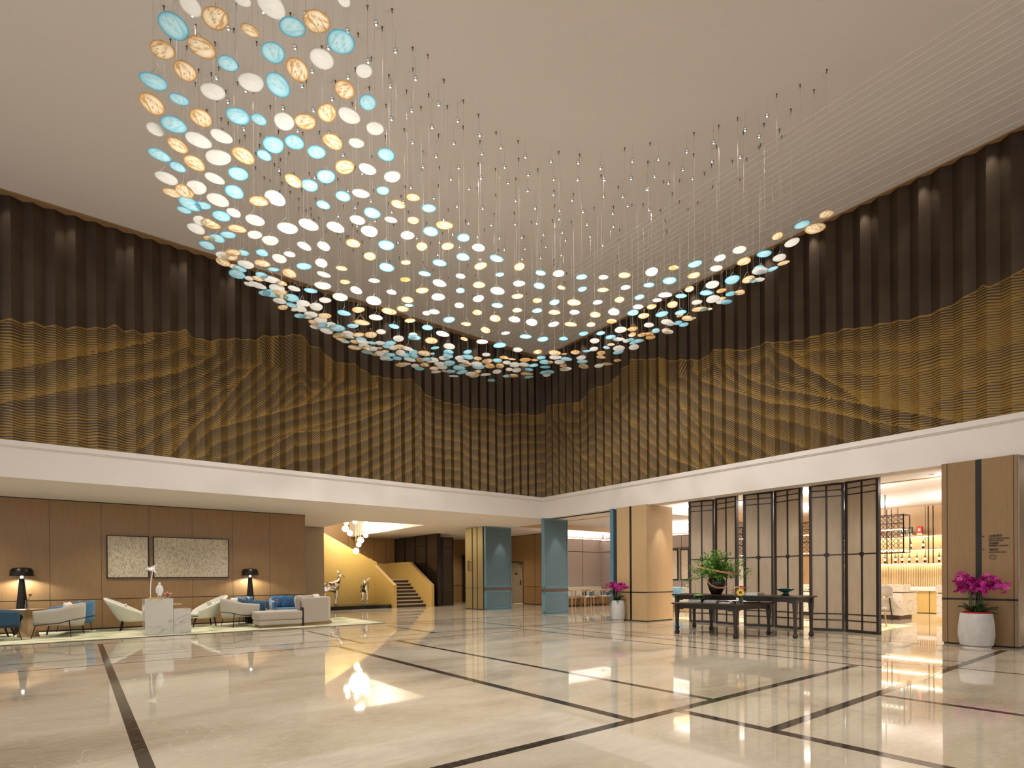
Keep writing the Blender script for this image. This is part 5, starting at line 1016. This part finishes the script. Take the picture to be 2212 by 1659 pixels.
def wood_chair(label, loc, rz, seatm='cream', wrap='navy'):
    t = thing('dining_chair', label, 'chair', loc, rz)
    b = MB(); b.box(-.22, -.23, .42, .24, .23, .47, .02); obj('seat', b, seatm, t)
    b = MB(); pts = [(.12*math.cos(a)-.02+.02*0 if False else -.02-.24*math.sin(a), -.25*math.cos(a), .66+.07*math.sin(a)) for a in [PI*k/12 for k in range(13)]]
    b.tube([(.1, -.25, .63)]+pts+[(.1, .25, .63)], .022, 8); obj('bow_backrest', b, 'oak', t, smooth=True)
    b = MB()
    for s_ in (-1, 1): b.box(-.12, s_*.25-.012, .47, .06, s_*.25+.012, .68)
    obj('arm_wrap', b, wrap, t)
    for sx, sy in ((.2, -.19), (.2, .19), (-.18, -.19), (-.18, .19)):
        b = MB(); b.tube([(sx, sy, .43), (sx*1.15, sy*1.15, 0)], [.02, .013], 8); obj('leg', b, 'oak', t)
    for sy in (-.25, .25): b = MB(); b.tube([(-.02, sy, .66), (.0, sy*.9, .43)], .014, 6); obj('arm_post', b, 'oak', t)
    return t
wood_chair('oak chair with blue side wraps facing the left banquette table', (17.62, 17.3, 0), PI-.2)
wood_chair('oak chair with blue side wraps facing the right banquette table, by the orchid', (18.78, 17.35, 0), PI-.3)
b = MB(); b.box(17.1, 18.62, 3.06, 20.3, 18.7, 3.075); tag(obj('cove_light', b, 'ledw'), 'white light strip glowing in the cove above the mauve wall', 'cove light')
lamp('cove_light_lamp', 'AREA', (18.6, 18.55, 3.15), 45, (1, .95, .9), rot=(PI, 0, 0), shape='RECTANGLE', size=3, size_y=.1)
b = MB(); b.box(19.85, 13.3, 3.02, 19.95, 18.5, 3.035); tag(obj('cove_light', b, 'ledw'), 'white light strip in the cove seen between the oak column and the first screen', 'cove light')
lamp('cove_light_lamp', 'AREA', (19.9, 15, 3.1), 60, (1, .95, .9), rot=(PI, 0, 0), shape='RECTANGLE', size=.1, size_y=3)
# framed drawings, sofa, cushion behind the column
for y, lb in ((14.35, 'tall framed ink drawing nearest the oak column'), (13.83, 'tall framed ink drawing nearest the screens')):
    t = thing('framed_drawing', lb, 'picture', (19.78, y, 1.77))
    q = N('ink_drawing_paper'); v = q.noise(4, detail=6, dist=2.5, map_scale=(1, 2, .8)); w_ = q.math('ABSOLUTE', q.math('SUBTRACT', v, .5)); q.l(q.ramp(w_, (0, lin((140, 136, 140))), (.02, lin((226, 212, 190))), (1, lin((230, 216, 194)))), q.b.inputs['Base Color'])
    b = MB(); b.box(-.01, -.17, -.6, .01, .17, .6); obj('drawing', b, q.m, t)
    b = MB()
    for a in ((-.2, -.64, -.165, .64), (.165, -.64, .2, .64), (-.2, -.64, .2, -.6), (-.2, .6, .2, .64)): b.box(-.025, a[0], a[1], .015, a[2], a[3])
    obj('frame', b, 'blackwood', t)
t = thing('lounge_sofa', 'cream sofa with a light blue cushion seen beyond the oak column', 'sofa', (19.2, 13.6, 0))
b = MB(); b.box(-.45, -.95, .12, .4, .95, .42, .04); obj('seat', b, 'cream', t)
b = MB(); b.box(.2, -.95, .4, .45, .95, .85, .06); obj('backrest', b, 'cream', t)
b = MB(); b.pillow(.5, .45, .16, T(.02, .2, .62) @ RZ(PI/2) @ RX(-.2)); obj('throw_cushion', b, plain('light_blue_cushion', (120, 170, 200), .9), t, smooth=True, label='light blue cushion')
b = MB(); b.pillow(.5, .45, .16, T(.06, .6, .62) @ RZ(PI/2) @ RX(-.2)); obj('throw_cushion', b, 'pillow', t, smooth=True)
b = MB(); b.box(-.42, -.9, 0, .4, .9, .12); obj('sofa_base', b, 'oak', t)
t = thing('coffee_table', 'low oak table in front of the cream sofa beyond the oak column', 'table', (17.4, 12.4, 0))
b = MB(); b.box(-.4, -.6, .3, .4, .6, .34, .01); obj('tabletop', b, 'oak', t)
for sx in (-1, 1):
    for sy in (-1, 1): b = MB(); b.tube([(sx*.33, sy*.5, .3), (sx*.35, sy*.53, 0)], .02, 8); obj('leg', b, 'oak', t)

# ---------------------------------------------------------------- bar
def shelf(z, y0, y1, lb):
    t = thing('bar_shelf', lb, 'shelf', (22.6, (y0+y1)/2, z)); h = (y1-y0)/2
    b = MB(); b.box(-.2, -h, -.04, .2, h, 0); obj('board', b, 'oak', t)
    b = MB(); b.box(.12, -h, -.052, .15, h, -.041); obj('led_strip', b, 'led', t)
    lamp('bar_shelf_light', 'AREA', (22.68, (y0+y1)/2, z-.06), 34, (1, .88, .68), rot=(0, 0, 0), shape='RECTANGLE', size=.05, size_y=h*2)
for z, lb in ((1.69, 'lowest lit oak bar shelf holding the row of wine bottles'), (2.16, 'middle lit oak bar shelf holding two bottles'), (2.62, 'top lit oak bar shelf holding the gift boxes')): shelf(z, 3.5, 9.6, lb)
for i, y in enumerate((6.2, 6.07, 7.41, 7.27)):
    b = MB(); b.tube([(0, 0, 0), (0, 0, 1.9)], .018, 6); tag(obj('shelf_rod', b, 'bronze_frame'), 'thin dark vertical rod carrying the bar shelves', 'rod', 'bar shelf rods').location = (22.38, y, 1.66)
t0 = thing('wine_bottle', 'dark wine bottle with a white label on the lowest bar shelf', 'bottle', (22.5, 7.69, 1.6905), 0, 'bottles on the lowest bar shelf')
b = MB(); b.lathe([(.036, 0), (.038, .01), (.038, .19), (.03, .225), (.014, .25), (.013, .31)], 16); obj('bottle_glass', b, 'bottle', t0, smooth=True)
b = MB(); b.lathe([(.0385, .07), (.0385, .17)], 16); obj('label', b, 'label', t0)
b = MB(); b.lathe([(.0145, .285), (.0145, .325), (.01, .327)], 12); obj('capsule', b, 'gold', t0)
for y in (7.51, 7.19, 6.99, 6.78, 6.56, 6.33, 5.94): dup(t0, (22.5, y, 1.6905))
for y, lb in ((6.74, 'left of the two wine bottles on the middle bar shelf'), (6.38, 'right of the two wine bottles on the middle bar shelf')): r_ = dup(t0, (22.5, y, 2.1605), label=lb); del r_['group']
for y, m, lb, w_ in ((7.67, 'red', 'red gift box on the top bar shelf behind the lattice', .12), (6.95, 'navy', 'dark blue gift box on the top bar shelf beside the lattice', .1), (6.74, 'leafd', 'dark green boxed bottle on the top bar shelf', .11), (6.47, 'red', 'red gift tin on the top bar shelf, nearest the rods', .14)):
    t = thing('gift_box', lb, 'box', (22.5, y, 2.6205)); b = MB(); b.box(-w_/2, -w_/2, .06, w_/2, w_/2, .29); obj('box_body', b, m, t)
    b = MB(); b.box(-w_/2-.002, -w_/2-.002, 0, w_/2+.002, w_/2+.002, .06); obj('box_base', b, 'label', t); b = MB(); b.box(-w_/2-.004, -w_/4, .12, -w_/2, w_/4, .22); obj('box_label', b, 'label', t)
# marble bar counters
t = thing('bar_counter', 'white marble bar counter with raised top, left of the passage', 'counter', (19.1, 7.6, 0)); SM = T(-19.1, -7.6, 0)
b = MB(SM); b.box(18.5, 5.75, .12, 19.7, 9.6, .76, .003); obj('counter_body', b, 'stone', t)
b = MB(SM); b.box(18.54, 5.79, .76, 19.66, 9.6, .785); b.box(18.6, 5.85, 0, 19.6, 9.6, .12); obj('recess_strip', b, 'brownband', t)
b = MB(SM); b.box(18.5, 5.73, .785, 19.1, 9.6, 1.0, .003); b.box(19.1, 5.73, .785, 19.75, 9.6, .82); obj('raised_top', b, 'stone', t)
t = thing('bar_counter', 'second white marble bar counter half hidden by the right column', 'counter', (19.1, 3.5, 0)); SM = T(-19.1, -3.5, 0)
b = MB(SM); b.box(18.5, 1.5, .12, 19.7, 4.95, .76, .003); obj('counter_body', b, 'stone', t)
b = MB(SM); b.box(18.54, 1.5, .76, 19.66, 4.92, .785); b.box(18.6, 1.5, 0, 19.6, 4.85, .12); obj('recess_strip', b, 'brownband', t)
b = MB(SM); b.box(18.5, 1.5, .785, 19.1, 4.97, 1.0, .003); obj('raised_top', b, 'stone', t)
t = thing('back_counter', 'oak back counter with white top below the bar shelves', 'counter', (22.4, 6, 0)); SM = T(-22.4, -6, 0)
for y0, y1 in ((3.5, 4.7), (4.72, 5.42), (5.44, 6.12), (6.14, 6.8), (6.82, 7.5), (7.52, 8.9)): b = MB(SM); b.box(22.2, y0, .02, 22.75, y1, .74); obj('cabinet_door', b, 'gold_oak', t)
b = MB(SM); b.box(22.15, 3.4, .74, 22.76, 9, .87); obj('countertop', b, 'white', t)
# bar stool
t = thing('bar_stool', 'grey upholstered bar stool at the marble counter', 'stool', (18.2, 6.15, 0), .3)
def sh(u, v): a = -1.3+2.6*u; return (-.24*math.cos(a)-.04*v, .25*math.sin(a), .68+.34*v*(.55+.45*math.cos(a)))
b = MB(); b.grid(sh, 16, 5); obj('backrest', b, 'greyf', t, smooth=True, solid=.03)
b = MB(); b.box(-.2, -.21, .62, .22, .21, .69, .02); obj('seat', b, 'greyf', t)
for sx in (-1, 1):
    for sy in (-1, 1): b = MB(); b.tube([(sx*.17, sy*.17, .62), (sx*.24, sy*.24, 0)], .014, 6); obj('leg', b, 'bronze_frame', t)
b = MB(); b.tube([(-.21, -.21, .25), (.21, -.21, .25), (.21, .21, .25), (-.21, .21, .25), (-.21, -.21, .25)], .009, 6); obj('foot_rail', b, 'bronze_frame', t)
b = MB(); b.box(14.3, 4.88, 0, 16.55, 10.5, .012); tag(obj('carpet', b, 'carpet'), 'pale carpet on the floor behind the screens, in front of the bar', 'carpet')
wood_chair('oak dining chair seen in the gap between the third pair of screens', (15.6, 6.65, .012), 2.6, 'cream', 'greyf')
wood_chair('oak dining chair behind the rightmost screen edge', (15.75, 5.55, .012), 2.6, 'cream', 'greyf')
wood_chair('oak dining chair seen low in the gap right of the green plant', (16.1, 9.3, .012), 2.2, 'cream', 'greyf')
t = thing('lounge_table', 'white-topped round table carrying cream flowers behind the screens', 'table', (16.3, 7.2, .012))
b = MB(); b.lathe([(.4, .72), (.41, .73), (.41, .745), (.4, .75)], 40); obj('tabletop', b, 'white', t, smooth=True)
b = MB(); b.tube([(0, 0, .72), (0, 0, .02)], .03, 10); b.lathe([(.22, 0), (.22, .015), (.04, .03)], 24); obj('pedestal', b, 'oak', t)
t = thing('flower_arrangement', 'cream and green flower arrangement in the gap between the screens', 'flowers', (16.3, 7.2, .7625))
b = MB(); b.lathe([(.07, 0), (.09, .01), (.1, .1), (.09, .12)], 20); obj('pot', b, 'leafd', t, smooth=True)
b = MB(); petals(b, (0, 0, .2), .13, 60, .035, rb, .5); obj('blooms', b, 'paleyellow', t)
obj('leaves', leaf_cloud([(rb.gauss(0, .08), rb.gauss(0, .08), .1+rb.uniform(0, .1)) for _ in range(50)], .06, rb), 'leafv', t)
# hanging metal lattice above the counter
M['shelfw'] = emis('lit_shelf_edge', (255, 236, 208), 2.2)
t = thing('hanging_lattice', 'dark pierced metal lattice box with lit shelves hanging over the bar counter', 'hanging shelf', (18.6, 8.3, 2.46))
b = MB(); y = -2.56; k = 0
for i in range(40):
    for j in range(8):
        cy, cz = -2.5+.128*i+(.0), -.48+.137*j
        b.tube([(0, cy+.06*math.cos(a*PI/3), cz+.062*math.sin(a*PI/3)) for a in range(7)], .0075, 4, False)
        b.box(-.006, cy+.055, cz-.012, .006, cy+.073, cz+.012)
obj('ring_mesh', b, 'bronze_frame', t)
b = MB()
for z in (-.545, -.1, .3, .545): b.box(-.012, -2.56, z-.011, .012, 2.6, z+.011)
for y in (-2.56, -1.3, 0, 1.3, 2.6): b.box(-.012, y-.011, -.55, .012, y+.011, .55)
for y in (-2.56, 2.6):
    for x in (0, .5): b.box(x-.012, y-.012, -.55, x+.012, y+.012, .55)
for z in (-.55, .54): b.box(.49, -2.56, z, .51, 2.6, z+.02); b.box(0, -2.57, z, .5, -2.55, z+.02); b.box(0, 2.59, z, .5, 2.61, z+.02)
obj('frame', b, 'bronze_frame', t)
b = MB(); b.box(.02, -2.5, -.46, .48, 2.5, -.45); b.box(.02, -2.5, .13, .48, 2.5, .14); obj('glass_shelf', b, 'shelfw', t, label='brightly lit thin shelf')
for y in (-2.1, -1.85, .4, 1.9):
    b = MB(); b.tube([(.0, y, .55), (.0, y, 1.15)], .012, 6); obj('hanging_rod', b, 'bronze_frame', t)
for x, y, z in ((14.49, 3.93, ZLO), (16.4, 5.1, 3.62), (13.9, 10.6, ZLO), (15.8, 8.1, 3.62)):
    t = thing('recessed_downlight', 'small round recessed downlight in the lounge ceiling', 'downlight', (x, y, z-.012), 0, 'lounge ceiling downlights')
    b = MB(); b.lathe([(.06, 0), (.065, .012), (.045, .012)], 20); obj('trim_ring', b, 'paper', t)
    b = MB(); b.lathe([(.044, .003), (.044, .006)], 16); obj('lens', b, 'spotlit', t)
# ---------------------------------------------------------------- the room's lamps
for i, x in enumerate([-6.2+1.02*k for k in range(19)]):
    lamp('wall_washer', 'SPOT', (x, YL-.02+.06, ZH-.04), PW, WARM, target=(x, YL+.16, 5.2), spot_size=1.0, spot_blend=.9, shadow_soft_size=.03)
for i, y in enumerate([-5.6+1.02*k for k in range(20)]):
    lamp('wall_washer', 'SPOT', (XR-.02+.0, y, ZH-.04), PW, WARM, target=(XR+.1, y, 5.2), spot_size=1.0, spot_blend=.9, shadow_soft_size=.03)
for x, y, tx, ty, p in ((13.34, 14.2, 13.34, 14.6, 45), (13.55, 17.75, 13.55, 18.2, 45), (13.35, 9.75, 13.33, 10.15, 60)):
    lamp('accent_downlight', 'SPOT', (x, y, ZC-.04), p, NEUT, target=(tx, ty, 1.6), spot_size=.75, spot_blend=.7, shadow_soft_size=.02)
for x in (-5, -2, 1, 4): lamp('lounge_downlight', 'SPOT', (x, 16.4, ZC-.05), 170, WARM, rot=(0, 0, 0), spot_size=2.2, spot_blend=.8, shadow_soft_size=.05)
for x, y in ((8.5, 16.7), (11.5, 16.7), (11.5, 20.5), (15.2, 20.8), (15, 23.8), (15.5, 15.5), (18, 15.5), (17.5, 12.5)): lamp('ceiling_downlight', 'SPOT', (x, y, ZC-.06), 150, WARM, rot=(0, 0, 0), spot_size=2.3, spot_blend=.8, shadow_soft_size=.06)
lamp('stair_pendant_light', 'POINT', (9.6, 23.1, 3.2), 150, (1, .84, .54), shadow_soft_size=.4)
lamp('stair_pendant_light', 'POINT', (9.6, 23.0, 4.6), 420, (1, .93, .76), shadow_soft_size=.4)
for x, y in ((15.5, 3), (15.5, 6.5), (15.5, 10), (20.5, 4), (20.5, 8)): lamp('bar_cove_light', 'AREA', (x, y, 3.25), 330, (1, .96, .9), rot=(PI, 0, 0), shape='DISK', size=1.8)
for x, y in ((15.5, 3), (16, 7), (20.8, 4.5), (20.8, 7.5), (16.5, 10)): lamp('bar_downlight', 'SPOT', (x, y, 3.55), 230, WARM, rot=(0, 0, 0), spot_size=2.4, spot_blend=.8, shadow_soft_size=.06)
lamp('column_uplight', 'SPOT', (13.0, 1.9, .05), 25, WARM, target=(13.1, 2.24, 1.2), spot_size=1.6, spot_blend=.8, shadow_soft_size=.03)
